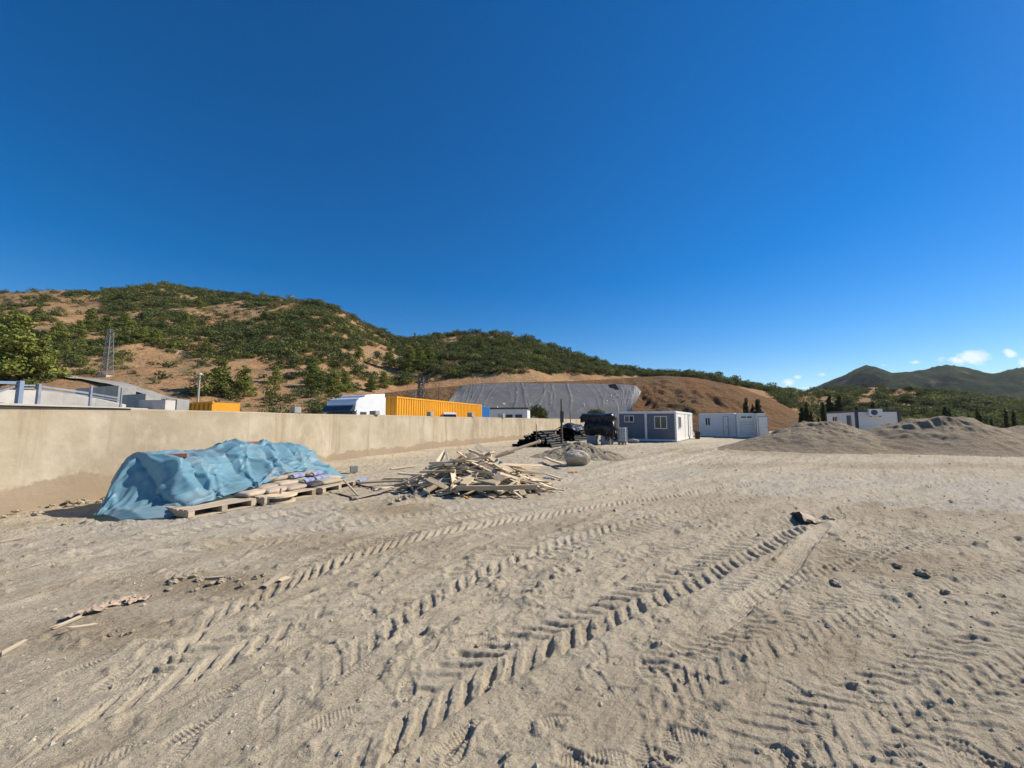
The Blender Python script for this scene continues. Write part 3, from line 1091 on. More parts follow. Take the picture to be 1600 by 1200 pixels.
# the rest of the scrub: one object, the same shrub shapes set on points by geometry nodes
pm_ = bpy.data.meshes.new('hillside_scrub')
pm_.vertices.add(len(rest))
pm_.vertices.foreach_set('co', np.stack([uc[rest] * yc[rest], yc[rest], zc[rest] - .1], 1).astype(np.float32).ravel())
for nm_, tp__, val in (('size', 'FLOAT_VECTOR', np.stack([size[rest], size[rest], size[rest] * tall[rest]], 1)), ('turn', 'FLOAT_VECTOR', np.stack([rest * 0.0, rest * 0.0, rng.uniform(0, 6.28, len(rest))], 1))):
    at = pm_.attributes.new(nm_, tp__, 'POINT')
    at.data.foreach_set('vector', val.astype(np.float32).ravel())
at = pm_.attributes.new('pick', 'INT', 'POINT')
at.data.foreach_set('value', (rest % 9).astype(np.int32))
scr = bpy.data.objects.new('hillside_scrub', pm_)
COL.objects.link(scr)
gn = bpy.data.node_groups.new('scatter_scrub', 'GeometryNodeTree')
gn.interface.new_socket('Geometry', in_out='INPUT', socket_type='NodeSocketGeometry')
gn.interface.new_socket('Geometry', in_out='OUTPUT', socket_type='NodeSocketGeometry')
gi, go = gn.nodes.new('NodeGroupInput'), gn.nodes.new('NodeGroupOutput')
g2i = gn.nodes.new('GeometryNodeGeometryToInstance')
for me in reversed(bmesh_):
    ob_ = next(o for o in near_objs if o.data == me)
    oi = gn.nodes.new('GeometryNodeObjectInfo')
    oi.transform_space = 'ORIGINAL'
    oi.inputs['Object'].default_value = ob_
    oi.inputs['As Instance'].default_value = False
    gn.links.new(oi.outputs['Geometry'], g2i.inputs[0])


def gattr(nm_, dt):
    a_ = gn.nodes.new('GeometryNodeInputNamedAttribute')
    a_.data_type = dt
    a_.inputs['Name'].default_value = nm_
    return a_.outputs['Attribute']


iop = gn.nodes.new('GeometryNodeInstanceOnPoints')
iop.inputs['Pick Instance'].default_value = True
gn.links.new(gi.outputs[0], iop.inputs['Points'])
gn.links.new(g2i.outputs[0], iop.inputs['Instance'])
gn.links.new(gattr('pick', 'INT'), iop.inputs['Instance Index'])
gn.links.new(gattr('size', 'FLOAT_VECTOR'), iop.inputs['Scale'])
gn.links.new(gattr('turn', 'FLOAT_VECTOR'), iop.inputs['Rotation'])
gn.links.new(iop.outputs[0], go.inputs[0])
scr.modifiers.new('scatter', 'NODES').node_group = gn
tag(scr, 'dense olive green scrub covering the hills', 'scrub', kind='stuff')


def make_tree(name, seed, kind, nq):
    """a tree one metre high: returns (trunk mesh, crown mesh)"""
    r = np.random.default_rng(seed)
    mb = MB()
    lob = []
    if kind == 'cypress':
        mb.tube((0, 0, 0), (0, 0, .9), .022, .004, 6)
        for k in range(9):
            h = .10 + k * .1
            w = .085 * (1 - (abs(h - .38) / .68) ** 1.8) + .012
            lob.append((r.normal(0, .012), r.normal(0, .012), h, w, w, .085))
        V, Fq = lobes_cloud(lob, nq, .035, r)
        leaf = 'leaf_cypress'
    elif kind == 'pine':
        mb.tube((0, 0, 0), (.01, .01, .5), .028, .018, 6)
        mb.tube((.01, .01, .5), (0, 0, .92), .018, .005, 6)
        for k in range(26):
            h = .12 + .84 * k / 25
            a = k * 2.4 + r.uniform(-.5, .5)
            q = (.25 * (1 - max(0, (h - .2) / .82) ** 1.3) + .02) * r.uniform(.45, 1.1)
            p = (q * math.cos(a), q * math.sin(a), h + .05 * r.normal())
            mb.tube((0, 0, h - .05), p, .008, .003, 5)
            s = r.uniform(.10, .165) * (1.15 - .55 * h)
            lob.append((*p, s * 1.15, s * 1.15, s * .75))
        V, Fq = lobes_cloud(lob, nq, .021, r)
        leaf = 'leaf_pine'
    else:
        mb.tube((0, 0, 0), (0, .01, .4), .035, .024, 6)
        for k in range(10):
            a = k * 2.4
            q = r.uniform(.1, .30)
            h = r.uniform(.30, .82)
            p = (q * math.cos(a), q * math.sin(a), h)
            mb.tube((0, .01, .3 * h + .08), p, .014, .004, 5)
            s = r.uniform(.14, .21)
            lob.append((*p, s, s, s * .85))
        V, Fq = lobes_cloud(lob, nq, .030, r)
        leaf = 'leaf_dark'
    cm = rawmesh('crown', V, Fq)
    set_tint(cm, jitter_tint(len(Fq), r, .35))
    cm.materials.append(MATS[leaf])
    tm = mb.mesh('trunk')
    tm.materials.append(MATS['bark'])
    return tm, cm


PROTO = {k: [make_tree(k, 300 + 10 * j + i, k, nq) for i in range(3)] for j, (k, nq) in enumerate((('pine', 3600), ('cypress', 700), ('round', 1900)))}


def plant(name, kind, loc, h, w, label, group=None, rot=0.0):
    tm, cm = PROTO[kind][random.randrange(3)]
    o = thing(name, label, 'tree', loc, rot or random.uniform(0, 6), group)
    o.scale = (h * w, h * w, h)
    link('trunk', tm, None, o)
    link('crown', cm, None, o)
    return o


def hill_tree(px, py, hp, kind, w, name, label, group=None):
    p = T(px, py)
    plant(name, kind, p - Vector((0, 0, .15)), hp / F * p.y, w, label, group)


for (px, py, hp, w) in [(20, 600, 108, 1.25), (-35, 600, 120, 1.2), (62, 592, 62, 1.2)]:
    hill_tree(px, py, hp, 'pine', w, 'pine_tree', 'large bright green pine at the left edge below the hill', 'large pines at the left edge')
hill_tree(343, 616, 56, 'pine', 1.25, 'pine_tree', 'bushy yellow green pine just right of the lamp pole')
hill_tree(381, 620, 46, 'pine', 1.2, 'pine_tree', 'smaller yellow green pine, second right of the lamp pole')
hill_tree(322, 556, 26, 'pine', 1.5, 'pine_tree', 'lime green pine at the foot of the dark wooded slope')
hill_tree(648, 536, 16, 'pine', .8, 'pine_tree', 'single pine standing on the skyline saddle between the hills')
for (px, py, hp, w) in [(90, 536, 34, 1.3), (122, 530, 30, 1.2), (140, 516, 34, 1.2), (165, 524, 30, 1.3), (195, 520, 32, 1.5), (222, 535, 24, 1.5), (245, 538, 22, 1.4), (100, 555, 20, 1.5),
                        (300, 520, 20, 1.3), (310, 480, 16, 1.4), (290, 505, 16, 1.4), (60, 500, 22, 1.3), (20, 505, 26, 1.3)]:
    hill_tree(px, py, hp, 'pine', w, 'pine_tree', 'light green young pine scattered along the upper left slope', 'young pines on the left slope')
for (px, py, hp, w) in [(608, 575, 34, 1.1), (640, 580, 40, 1.1), (655, 578, 36, 1.2), (670, 572, 30, 1.2), (490, 605, 30, 1.4), (502, 612, 30, 1.4), (522, 615, 34, 1.3), (540, 612, 30, 1.4), (488, 585, 26, 1.4),
                        (750, 545, 20, 1.2), (430, 598, 24, 1.4), (560, 560, 22, 1.3), (580, 612, 26, 1.3), (600, 606, 24, 1.4), (415, 500, 18, 1.3), (428, 540, 16, 1.3)]:
    hill_tree(px, py, hp, 'pine', w, 'pine_tree', 'green pine in the wooded valley between the two hills', 'pines in the valley between the hills')
for (px, py, hp, w) in [(915, 570, 11, 1.2), (935, 577, 11, 1.3), (968, 583, 12, 1.2), (985, 585, 11, 1.3), (822, 531, 9, 1.2), (880, 556, 9, 1.4), (1075, 586, 9, 1.4), (1105, 592, 9, 1.5)]:
    hill_tree(px, py, hp, 'pine', w, 'pine_tree', 'small tree poking above the ridge line over the lined bank', 'small trees on the ridge line')
# dark cypresses on the right
for (px, py, hp, Y, w) in [(1167, 621, 0, 60, .9), (1186, 622, 0, 60, 1.1), (1177, 632, 0, 61, .9)]:
    p = P(px, 658, Y)
    plant('cypress_tree', 'cypress', (p.x, p.y, 0), P(px, py, Y).z, w, 'slim dark cypress behind the row of white cabins', 'cypresses behind the white cabins')
for (px, py, hp, Y, w) in [(1254, 636, 0, 62, 1.3), (1261, 627, 0, 62, .7), (1268, 643, 0, 62, 1.2), (1279, 652, 0, 60, 1.0), (1287, 627, 0, 66, .7), (1298, 615, 0, 66, .85), (1313, 616, 0, 66, .95), (1306, 632, 0, 66, .9),
                           (1340, 634, 0, 70, 1.0), (1366, 626, 0, 66, .9)]:
    p = P(px, 658, Y)
    plant('cypress_tree', 'cypress', (p.x, p.y, 0), P(px, py, Y).z, w, 'slim dark cypress between the gravel heap and the white office cabin', 'cypresses by the white office cabin')
for i in range(13):
    px = 1428 + i * 16 + random.uniform(-9, 9)
    Y = random.uniform(70, 84)
    py = random.choice([636, 642, 648, 653, 655]) + random.uniform(-3, 2)
    p = P(px, 658, Y)
    plant('cypress_tree', 'cypress', (p.x, p.y, 0), P(px, py, Y).z, random.uniform(.55, 1.15), 'slim dark cypress in the row behind the right gravel heap', 'cypress row at the right')
for (px, py, hp, w) in [(1352, 640, 14, 1.6), (1416, 634, 18, 1.5), (1448, 640, 17, 1.6), (1340, 622, 10, 1.6), (1395, 615, 10, 1.6), (1420, 612, 10, 1.7), (1480, 632, 14, 1.6), (1540, 640, 15, 1.7), (1580, 648, 16, 1.7), (1505, 640, 14, 1.6),
                        (1322, 638, 16, 1.5), (1440, 622, 12, 1.5), (1380, 634, 12, 1.6)]:
    hill_tree(px, py, hp, 'round', w, 'olive_tree', 'rounded dusty green olive tree on the right knoll', 'olive trees on the right knoll')
p = P(843, 653, 62)
plant('round_tree', 'round', (p.x, p.y, 0), 5.0, .85, 'dense round green tree standing in front of the grey liner')
p = P(927, 653, 64)
plant('round_tree', 'round', (p.x, p.y, 0), 3.9, 1.25, 'spreading olive green tree behind the black roll by the grey cabin')

# ------------------------------------------------------------------ plastered wall
WH = 1.97
wpts = [(-14.2, -12), (-9.25, 7.17), (-7.08, 15.7), (13.24, 66)]
wall = thing('boundary_wall', 'long beige plastered wall running from the left edge to the grey cabin', 'wall', (-9.25, 7.17, 0))
# resampled centre line, gently wavy top
cl = []
for (a, b_) in zip(wpts[:-1], wpts[1:]):
    n = int(math.dist(a, b_) / .5)
    for k in range(n):
        cl.append((a[0] + (b_[0] - a[0]) * k / n, a[1] + (b_[1] - a[1]) * k / n))
cl.append(wpts[-1])
V = []
for i, (x, y) in enumerate(cl):
    j0, j1 = max(i - 3, 0), min(i + 3, len(cl) - 1)
    t_ = Vector((cl[j1][0] - cl[j0][0], cl[j1][1] - cl[j0][1])).normalized()
    nx, ny = t_.y, -t_.x
    w = .012 * float(fbm(np.array([y / 1.7]), np.array([x / 3]), 3, 5)[0])
    top = WH + .030 * float(fbm(np.array([y / 2.3]), np.array([1.0]), 3, 9)[0])
    rel = (x + 9.25, y - 7.17)
    prof = [(-.02, -.3), (w, .3), (w * 1.4, 1.0), (w * .6, top - .03), (-.03, top), (-.27, top), (-.3, top - .03), (-.3, -.3)]
    for d, z in prof:
        V.append((rel[0] + nx * d, rel[1] + ny * d, z))
Fw = gridfaces(len(cl), 8)
wme = rawmesh('plaster', np.array(V), Fw, False)
sl_ = np.arange(len(cl)) * .5
tone = np.clip(.5 + .9 * (h2(np.floor(sl_ / 4.4), np.floor(sl_ / 4.4) * 0, 3) - .5) - .45 * (np.abs((sl_ / 4.4) % 1.0 - .05) < .06), 0, 1)
at = wme.attributes.new('tone', 'FLOAT', 'POINT')
at.data.foreach_set('value', np.repeat(tone, 8).astype(np.float32))
link('plaster', wme, 'wall_plaster', wall)
# overhanging coping slab at the near end, throws a dark line on the plaster
mb = MB()
a, b_ = Vector((-10.6, 1.9, 0)), Vector((-8.75, 9.15, 0))
d = (b_ - a).normalized()
nn = Vector((d.y, -d.x, 0))
for (p, q) in ((a, b_),):
    vs = []
    for pt, o0, hh in ((p, .20, .085), (q, .05, .02)):
        for off, z in ((-.45, WH + .018), (o0, WH + .018), (o0, WH + .018 + hh), (-.45, WH + .018 + hh)):
            c = pt + nn * off
            vs.append((c.x + 9.25, c.y - 7.17, z))
    mb.add(vs, [(0, 1, 2, 3), (7, 6, 5, 4), (0, 4, 5, 1), (1, 5, 6, 2), (2, 6, 7, 3), (3, 7, 4, 0)])
mb.build('coping', 'concrete_pale', wall)


def rock_mesh(name, seed, sub=2, amp=.3, flat=.8):
    bm = bmesh.new()
    bmesh.ops.create_icosphere(bm, subdivisions=sub, radius=.5)
    r = np.random.default_rng(seed)
    cuts = r.normal(0, 1, (7, 3))
    cuts /= np.linalg.norm(cuts, axis=1, keepdims=True)
    dd = r.uniform(.30, .46, 7)
    for v in bm.verts:
        p = np.array(v.co)
        for c, q in zip(cuts, dd):
            e = p @ c - q
            if e > 0:
                p = p - c * e * .9
        p *= 1 + amp * .25 * float(fbm(np.array([p[0] * 4 + seed]), np.array([p[1] * 4 + p[2] * 3]), 3, seed)[0])
        v.co = Vector((p[0], p[1], p[2] * flat))
    me = bpy.data.meshes.new(name)
    bm.to_mesh(me)
    bm.free()
    return me


stones = [rock_mesh('stone', 20 + i, 1, .5, .6) for i in range(5)]
for me in stones:
    me.materials.append(MATS['rubble'])
for i in range(105):
    y = 3.2 + 6.2 * random.random()
    x = float(wall_x(y)) + random.uniform(.0, .30) + .05
    o = link('stone', random.choice(stones), None, wall)
    s = random.uniform(.05, .13)
    o.location = (x + 9.25, y - 7.17, random.uniform(.02, .10) if x - float(wall_x(y)) < .2 else .03)
    o.scale = (s * 1.3, s * 1.2, s)
    o.rotation_euler = (random.uniform(-.4, .4), random.uniform(-.4, .4), random.uniform(0, 6))
# cast blocks left standing on the wall top
bl = rock_mesh('x', 1)
for (px, w, h, lab) in [(468, .26, .22, 'small grey concrete block on the wall left of the truck'), (590, .40, .17, 'wide concrete block on the wall in front of the truck cab'),
                        (676, .26, .20, 'concrete block on the wall in front of the yellow container middle'), (739, .30, .22, 'concrete block on the wall near the yellow container far end'),
                        (786, .36, .22, 'concrete block on the wall before the low white building')]:
    u = (px - 800) / FU
    ysw = np.linspace(7, 60, 3000)
    yw = float(ysw[np.argmin(np.abs(wall_x(ysw) - u * ysw))])
    xw = float(wall_x(yw))
    mb = MB()
    k = 1 + (yw - 14) / 40
    mb.box(-w * k / 2, w * k / 2, -.12, .12, 0, h * k)
    o = mb.build('concrete_block', 'concrete', None, (xw - .15, yw, WH + .012), -R(34), bevel=.015)
    tag(o, lab, 'block', 'blocks on the wall top')


# ------------------------------------------------------------------ heaps
def heap(name, label, cx, cy, rx, ry, h, seed, shape=1.35, top=.25, pits=0, ridge=None, nr=90, na=220, detail=.055, m_='heap_gravel'):
    rr = np.linspace(0, 1.25, nr)
    th = np.linspace(0, 2 * PI, na + 1)[:-1]
    Rr, Th = np.meshgrid(rr, th, indexing='ij')
    wob = 1 + .10 * fbm(np.cos(Th) * 1.7 + seed, np.sin(Th) * 1.7, 3, seed)
    X = Rr * rx * wob * np.cos(Th)
    Y = Rr * ry * wob * np.sin(Th)
    q = np.clip((Rr - top) / (1 - top), 0, 1)
    Z = h * (1 - q) ** shape * (1 + .10 * fbm(X / 1.3, Y / 1.3, 3, seed + 1))
    if ridge is not None:
        Z = Z * np.clip(np.interp(X, ridge[0], ridge[1]), 0, 2)
    low = np.clip(1 - q, 0, 1)
    Z += low ** .5 * (detail * 1.9 * fbm(X / .8, Y / .8, 4, seed + 2) + detail * 1.5 * fbm(X / .26, Y / .26, 3, seed + 3))
    # run-off gullies down the flank
    Z -= low ** .6 * q * detail * 4.0 * np.abs(fbm(Th * 9 / PI * 2, Rr * 1.2, 3, seed + 5))
    r = np.random.default_rng(seed)
    for k in range(pits):
        a = PI * (1.06 + .42 * k / max(pits - 1, 1)) + r.normal(0, .03)
        d = r.uniform(.30, .42)
        bx, by = d * rx * math.cos(a), d * ry * math.sin(a)
        e = np.hypot((X - bx) / r.uniform(.22, .34), (Y - by) / .3)
        Z -= .12 * np.exp(-e ** 2) - .05 * np.exp(-((e - 1.6) / .4) ** 2)
    Z -= .06 * sstep(.95, 1.1, Rr) + .0
    me = rawmesh(name, np.stack([X.ravel(), Y.ravel(), Z.ravel()], 1), np.stack([
        (np.arange(nr - 1)[:, None] * na + np.arange(na)[None]).ravel(),
        (np.arange(1, nr)[:, None] * na + np.arange(na)[None]).ravel(),
        (np.arange(1, nr)[:, None] * na + (np.arange(na)[None] + 1) % na).ravel(),
        (np.arange(nr - 1)[:, None] * na + (np.arange(na)[None] + 1) % na).ravel()], 1), True)
    o = link(name, me, m_, None, (cx, cy, gl(cx, cy)))
    return tag(o, label, 'heap', 'gravel heaps')


heap('gravel_heap', 'broad grey gravel heap in front of the white cabin row', 19.0, 24.6, 6.3, 4.3, 1.64, 3, 1.15, .16, 0)
heap('gravel_heap', 'taller rounded gravel heap at the right edge with dug hollows', 25.0, 23.4, 7.4, 4.5, 1.86, 8, 1.2, .20, 6)
heap('gravel_heap', 'long low spoil bank far behind at the right edge', 50, 37, 9.5, 4.0, 1.25, 14, 1.2, .35, 0)
g = G(912, 722)
heap('gravel_heap', 'small heap of stony soil behind the pale boulder', g.x + .25, g.y + 2.3, 2.5, 2.2, .72, 19, 1.1, .12, 0, detail=.09, m_='heap_soil')
g = G(903, 728)
bo = link('boulder', rock_mesh('boulder', 31, 4, .6, .85), 'boulder', None, (g.x, g.y + .35, .26), .4)
bo.scale = (1.1, .95, .86)
tag(bo, 'large pale boulder in front of the small soil heap', 'boulder')

# ------------------------------------------------------------------ cabins
def face_s(px, o, d):
    u = (px - 800) / FU
    return (u * o[1] - o[0]) / (d[0] - u * d[1])


def cabin(name, label, o, rz, L, D, H, wallm, framem, feats, mids=(), rightm=None, group=None, post=.14, leftm=None):
    c = thing(name, label, 'cabin', (o[0], o[1], gl(o[0], o[1]) + .04), rz, group)
    e = .03
    MB().box(post, L - post, e, .10, .16, H - .16).build('front_panel', wallm, c)
    MB().box(L - .10, L - e, post, D - post, .16, H - .16).build('side_panel', rightm or wallm, c)
    MB().box(e, .10, post, D - post, .16, H - .16).build('side_panel', leftm or wallm, c)
    MB().box(post, L - post, D - .10, D - e, .16, H - .16).build('rear_panel', wallm, c)
    for (x, y) in ((0, 0), (L - post, 0), (0, D - post), (L - post, D - post)):
        MB().box(x, x + post, y, y + post, .161, H - .161).build('corner_post', framem, c, bevel=.008)
    for x in mids:
        MB().box(x - .09, x + .09, -.012, .09, .161, H - .161).build('mid_post', framem, c)
    MB().box(-.004, L + .004, -.004, D + .004, 0, .16).build('floor_frame', framem, c, bevel=.01)
    MB().box(-.01, L + .01, -.01, D + .01, H - .16, H).build('roof_frame', framem, c, bevel=.015)
    MB().box(.12, L - .12, .12, D - .12, H, H + .04).build('roof_sheet', framem, c)
    for ft in feats:
        kind, face, s0, s1, z0, z1 = ft[:6]

        def bx(mb, a0, a1, b0, b1, h0, h1):
            # a along the face, b outwards
            if face == 'front':
                mb.box(a0, a1, -b1 + e, -b0 + e, h0, h1)
            elif face == 'right':
                mb.box(L - e + b0, L - e + b1, a0, a1, h0, h1)
            else:
                mb.box(e - b1, e - b0, a0, a1, h0, h1)
            return mb
        if kind == 'window':
            w = bx(MB(), s0, s1, .001, .03, z0, z1).build('window', 'glass_dark', c)
            fr = MB()
            t_ = .06
            bx(fr, s0 - t_, s1 + t_, .0, .055, z1 - .001, z1 + t_)
            bx(fr, s0 - t_, s1 + t_, .0, .065, z0 - t_, z0 + .001)
            bx(fr, s0 - t_, s0 + .001, .0, .05, z0, z1)
            bx(fr, s1 - .001, s1 + t_, .0, .05, z0, z1)
            fr.build('window_frame', 'frame_white', w)
            bx(MB(), (s0 + s1) / 2 - .03, (s0 + s1) / 2 + .03, .03, .052, z0, z1).build('mullion', 'frame_white', w)
        elif kind == 'door':
            mm = ft[6] if len(ft) > 6 else 'panel_white'
            dr = bx(MB(), s0, s1, .001, .045, z0, z1).build('door', mm, c)
            jm = MB()
            bx(jm, s0 - .06, s0, 0, .06, z0, z1 + .06)
            bx(jm, s1, s1 + .06, 0, .06, z0, z1 + .06)
            bx(jm, s0, s1, 0, .06, z1, z1 + .06)
            jm.build('door_frame', 'galvanised', dr)
            bx(MB(), s1 - .16, s1 - .08, .045, .10, 1.02, 1.08).build('handle', 'steel_dark', dr)
        elif kind == 'seam':
            bx(MB(), s0 - .02, s0 + .02, 0, .015, z0, z1).build('panel_seam', ft[6], c)
        elif kind == 'shutter':
            sh = bx(MB(), s0, s1, 0, .03, z0, z1).build('shutter', 'tank_white', c)
            k = MB()
            for q in range(6):
                h0 = z0 + (z1 - z0) * q / 6
                bx(k, s0, s1, .03, .045, h0 + .01, h0 + .04)
            k.build('shutter_ribs', 'galvanised', sh)
    return c


cy_, sy_ = math.cos(R(32)), math.sin(R(32))
dv = (cy_, -sy_)
nc = G(1058, 691)                      # near bottom corner of the grey cabin
s5 = -face_s(965, nc, dv)
o = (nc.x - dv[0] * s5, nc.y - dv[1] * s5)
fs = lambda px: face_s(px, o, dv)
rs = lambda px: face_s(px, (nc.x, nc.y), (sy_, cy_))
gc = cabin('grey_cabin', 'dark grey prefab cabin with white frame and two front windows', o, -R(32), s5, 9.0, 2.45, 'panel_grey', 'frame_white',
           [('window', 'front', fs(976.5), fs(989.5), 1.62, 2.08), ('window', 'front', fs(1023.5), fs(1041), 1.08, 2.02),
            ('window', 'right', 1.1, 2.2, 1.1, 2.0), ('seam', 'right', 4.4, 0, .16, 2.29, 'trim_dark'), ('door', 'right', 6.3, 7.2, .17, 2.15)],
           mids=(fs(1009),), rightm='panel_white')
# white cabin row
o2 = P(1092, 658, 44.5)
dd = R(38)
dv2 = (math.cos(dd), -math.sin(dd))
f2 = lambda px: face_s(px, (o2.x, o2.y), dv2)
L2 = f2(1149)
cabin('white_cabin', 'long white site cabin with small window, left of the white row', (o2.x, o2.y), -dd, L2, 2.6, 2.48, 'panel_white', 'frame_white',
      [('window', 'front', f2(1102.5), f2(1109), 1.25, 2.0), ('door', 'front', f2(1130.5), f2(1137), .17, 2.15)], group='white cabins')
o3 = P(1152, 658, 40.6)
d3 = R(24)
dv3 = (math.cos(d3), -math.sin(d3))
f3 = lambda px: face_s(px, (o3.x, o3.y), dv3)
L3 = f3(1181)
cabin('white_cabin', 'white cabin with wide roller shutter in the middle of the white row', (o3.x, o3.y), -d3, L3, 2.4, 2.40, 'panel_white', 'frame_white',
      [('shutter', 'front', .2, L3 - .2, .25, 1.75), ('window', 'front', .35, L3 - .35, 1.95, 2.12)], group='white cabins')
o4 = P(1182, 658, 39.2)
d4 = R(30)
dv4 = (math.cos(d4), -math.sin(d4))
f4 = lambda px: face_s(px, (o4.x, o4.y), dv4)
L4 = f4(1196)
cabin('white_cabin', 'narrow white cabin with sunlit end at the right of the white row', (o4.x, o4.y), -d4, L4, 4.6, 2.38, 'panel_white', 'frame_white',
      [('door', 'front', .18, .9, .17, 2.05), ('seam', 'right', 1.5, 0, .16, 2.2, 'trim_dark'), ('seam', 'right', 3.0, 0, .16, 2.2, 'trim_dark')], group='white cabins')
# office cabin behind the heaps
cn = P(1337, 658, 33.0)
ex = P(1291, 658, 40.2)
ang = math.atan2(ex.x - cn.x, ex.y - cn.y)
Dd = math.hypot(ex.x - cn.x, ex.y - cn.y)
dv5 = (math.cos(ang), -math.sin(ang))
L5 = face_s(1408, (cn.x, cn.y), dv5)
oc = cabin('office_cabin', 'white office cabin with dark grey trim and air conditioner behind the gravel heaps', (cn.x, cn.y), -ang, L5, Dd, 2.56, 'panel_white', 'trim_dark',
           [('door', 'left', 1.1, 1.95, .17, 2.1, 'trim_dark'), ('window', 'left', 4.6, 5.8, 1.1, 2.05)], post=.2)
ac = thing('air_conditioner', 'white air conditioner unit mounted high on the office cabin', 'air conditioner', (0, 0, 0))
s = face_s(1367, (cn.x, cn.y), dv5)
ac.location = (cn.x + dv5[0] * s - .19 * math.sin(ang), cn.y + dv5[1] * s - .19 * math.cos(ang), 2.12)
ac.rotation_euler.z = -ang
MB().box(-.42, .42, -.15, .15, 0, .56).build('housing', 'paint_white', ac, bevel=.02)
mb = MB()
for k in range(20):
    a, a2 = 2 * PI * k / 20, 2 * PI * (k + 1) / 20
    mb.add([(-.1, -.153, .28), (-.1 + .22 * math.cos(a), -.153, .28 + .22 * math.sin(a)), (-.1 + .22 * math.cos(a2), -.153, .28 + .22 * math.sin(a2))], [(0, 1, 2)])
fan = mb.build('fan_opening', 'steel_dark', ac)
mb = MB()
for q in (.07, .14, .2):
    mb.poly([(-.1 + q * math.cos(2 * PI * k / 16), -.165, .28 + q * math.sin(2 * PI * k / 16)) for k in range(17)], .006, 4)
mb.build('fan_grille', 'galvanised', fan)
for q in (-.3, .3):
    MB().box(q - .02, q + .02, -.15, .17, -.06, 0).build('bracket', 'steel_dark', ac)

# rubbish bin by the cabins
g = G(1090, 686)
bn = thing('rubbish_bin', 'black rubbish bin beside the grey cabin', 'bin', (g.x, g.y, 0))
MB().lathe([(.20, 0), (.27, .65), (.29, .68)], 14).build('bin_body', 'rubber', bn)
MB().lathe([(.30, .68), (.31, .72), (.18, .80), (.03, .83)], 14).build('bin_lid', 'rubber', bn)
g = G(992, 692)
wb = link('white_slab', rock_mesh('white_slab', 44, 3, .3, .3), 'concrete_pale', None, (g.x, g.y + .3, .16), -.5)
wb.scale = (1.0, .6, .9)
tag(wb, 'low whitish slab lying at the foot of the grey cabin', 'slab')


# ------------------------------------------------------------------ black pipes, film rolls and tanks
def corr_pipe(r, L, n=12, pitch=.09):
    k = int(L / pitch * 2)
    V, Fc = [], []
    for i in range(k + 1):
        q = r * (1.0 if i % 2 else .84)
        for j in range(n):
            a = 2 * PI * j / n
            V.append((i * L / k, q * math.cos(a), q * math.sin(a)))
    for i in range(k):
        for j in range(n):
            Fc.append((i * n + j, i * n + (j + 1) % n, (i + 1) * n + (j + 1) % n, (i + 1) * n + j))
    return rawmesh('drain_pipe', np.array(V), np.array(Fc))


pm = corr_pipe(.085, 3.4)
pm.materials.append(MATS['pipe_black'])


ORD = ['first', 'second', 'third', 'fourth', 'fifth', 'sixth', 'seventh', 'eighth', 'ninth', 'tenth'] + ['%dth' % k for k in range(11, 30)]


def pipe_stack(cx, cy, yaw, rows, label, group, lean=0.0, hb=0.0):
    ax = Vector((math.cos(yaw), math.sin(yaw), 0))
    ay = Vector((-ax.y, ax.x, 0))
    for lv, cnt in enumerate(rows):
        for k in range(cnt):
            off = (k - (cnt - 1) / 2) * .172
            p = Vector((cx, cy, .10 + lv * .147 + hb)) + ay * off + ax * (random.uniform(-.30, .30) + lv * .05)
            if lv >= len(rows) - 4 and random.random() < .25:
                continue
            p.z += random.uniform(-.02, .03)
            o = link('drain_pipe', pm, None, None, p, yaw + random.uniform(-.07, .07))
            o.rotation_euler.y = lean + random.uniform(-.03, .05)
            tag(o, label % (ORD[lv], 'top' if False else ORD[k]), 'pipe', group)


g = G(832, 699)
pipe_stack(g.x, g.y, R(64), [17, 15, 13, 10, 7, 4, 2], 'black drain pipe in the near stack, %s layer up, %s from the right', 'near stack of black pipes')
g = G(880, 690)
pipe_stack(g.x + .1, g.y + .8, R(58), [14, 13, 12, 11, 10, 8, 7, 5, 3], 'black drain pipe in the far stack, %s layer up, %s from the right', 'far stack of black pipes')

# loose black plastic thrown over the far stack
nx_ = 26
a_, b_ = np.meshgrid(np.linspace(-.5, .5, nx_), np.linspace(-.5, .5, nx_), indexing='ij')
zz = 1.46 - 1.9 * b_ ** 2 - 1.2 * a_ ** 2 + .14 * np.abs(fbm(a_ * 4, b_ * 4, 3, 9)) + .10 * fbm(a_ * 7, b_ * 7, 3, 10)
sh_ = link('black_sheet', rawmesh('black_sheet', np.stack([a_ * 2.6 * (1 + .1 * fbm(b_ * 4, a_, 2, 3)), b_ * 2.2 * (1 + .15 * fbm(a_ * 4, b_, 2, 4)), zz], -1).reshape(-1, 3), gridfaces(nx_, nx_), True), 'film_black', None, (g.x + .9, g.y + 1.5, 0), R(58))
tag(sh_, 'crumpled shiny black plastic sheet thrown over the far pipe stack', 'sheet')

# big film-wrapped rolls on a support, torn black wrapping hanging down
g = G(944, 696)
yaw = -R(28)


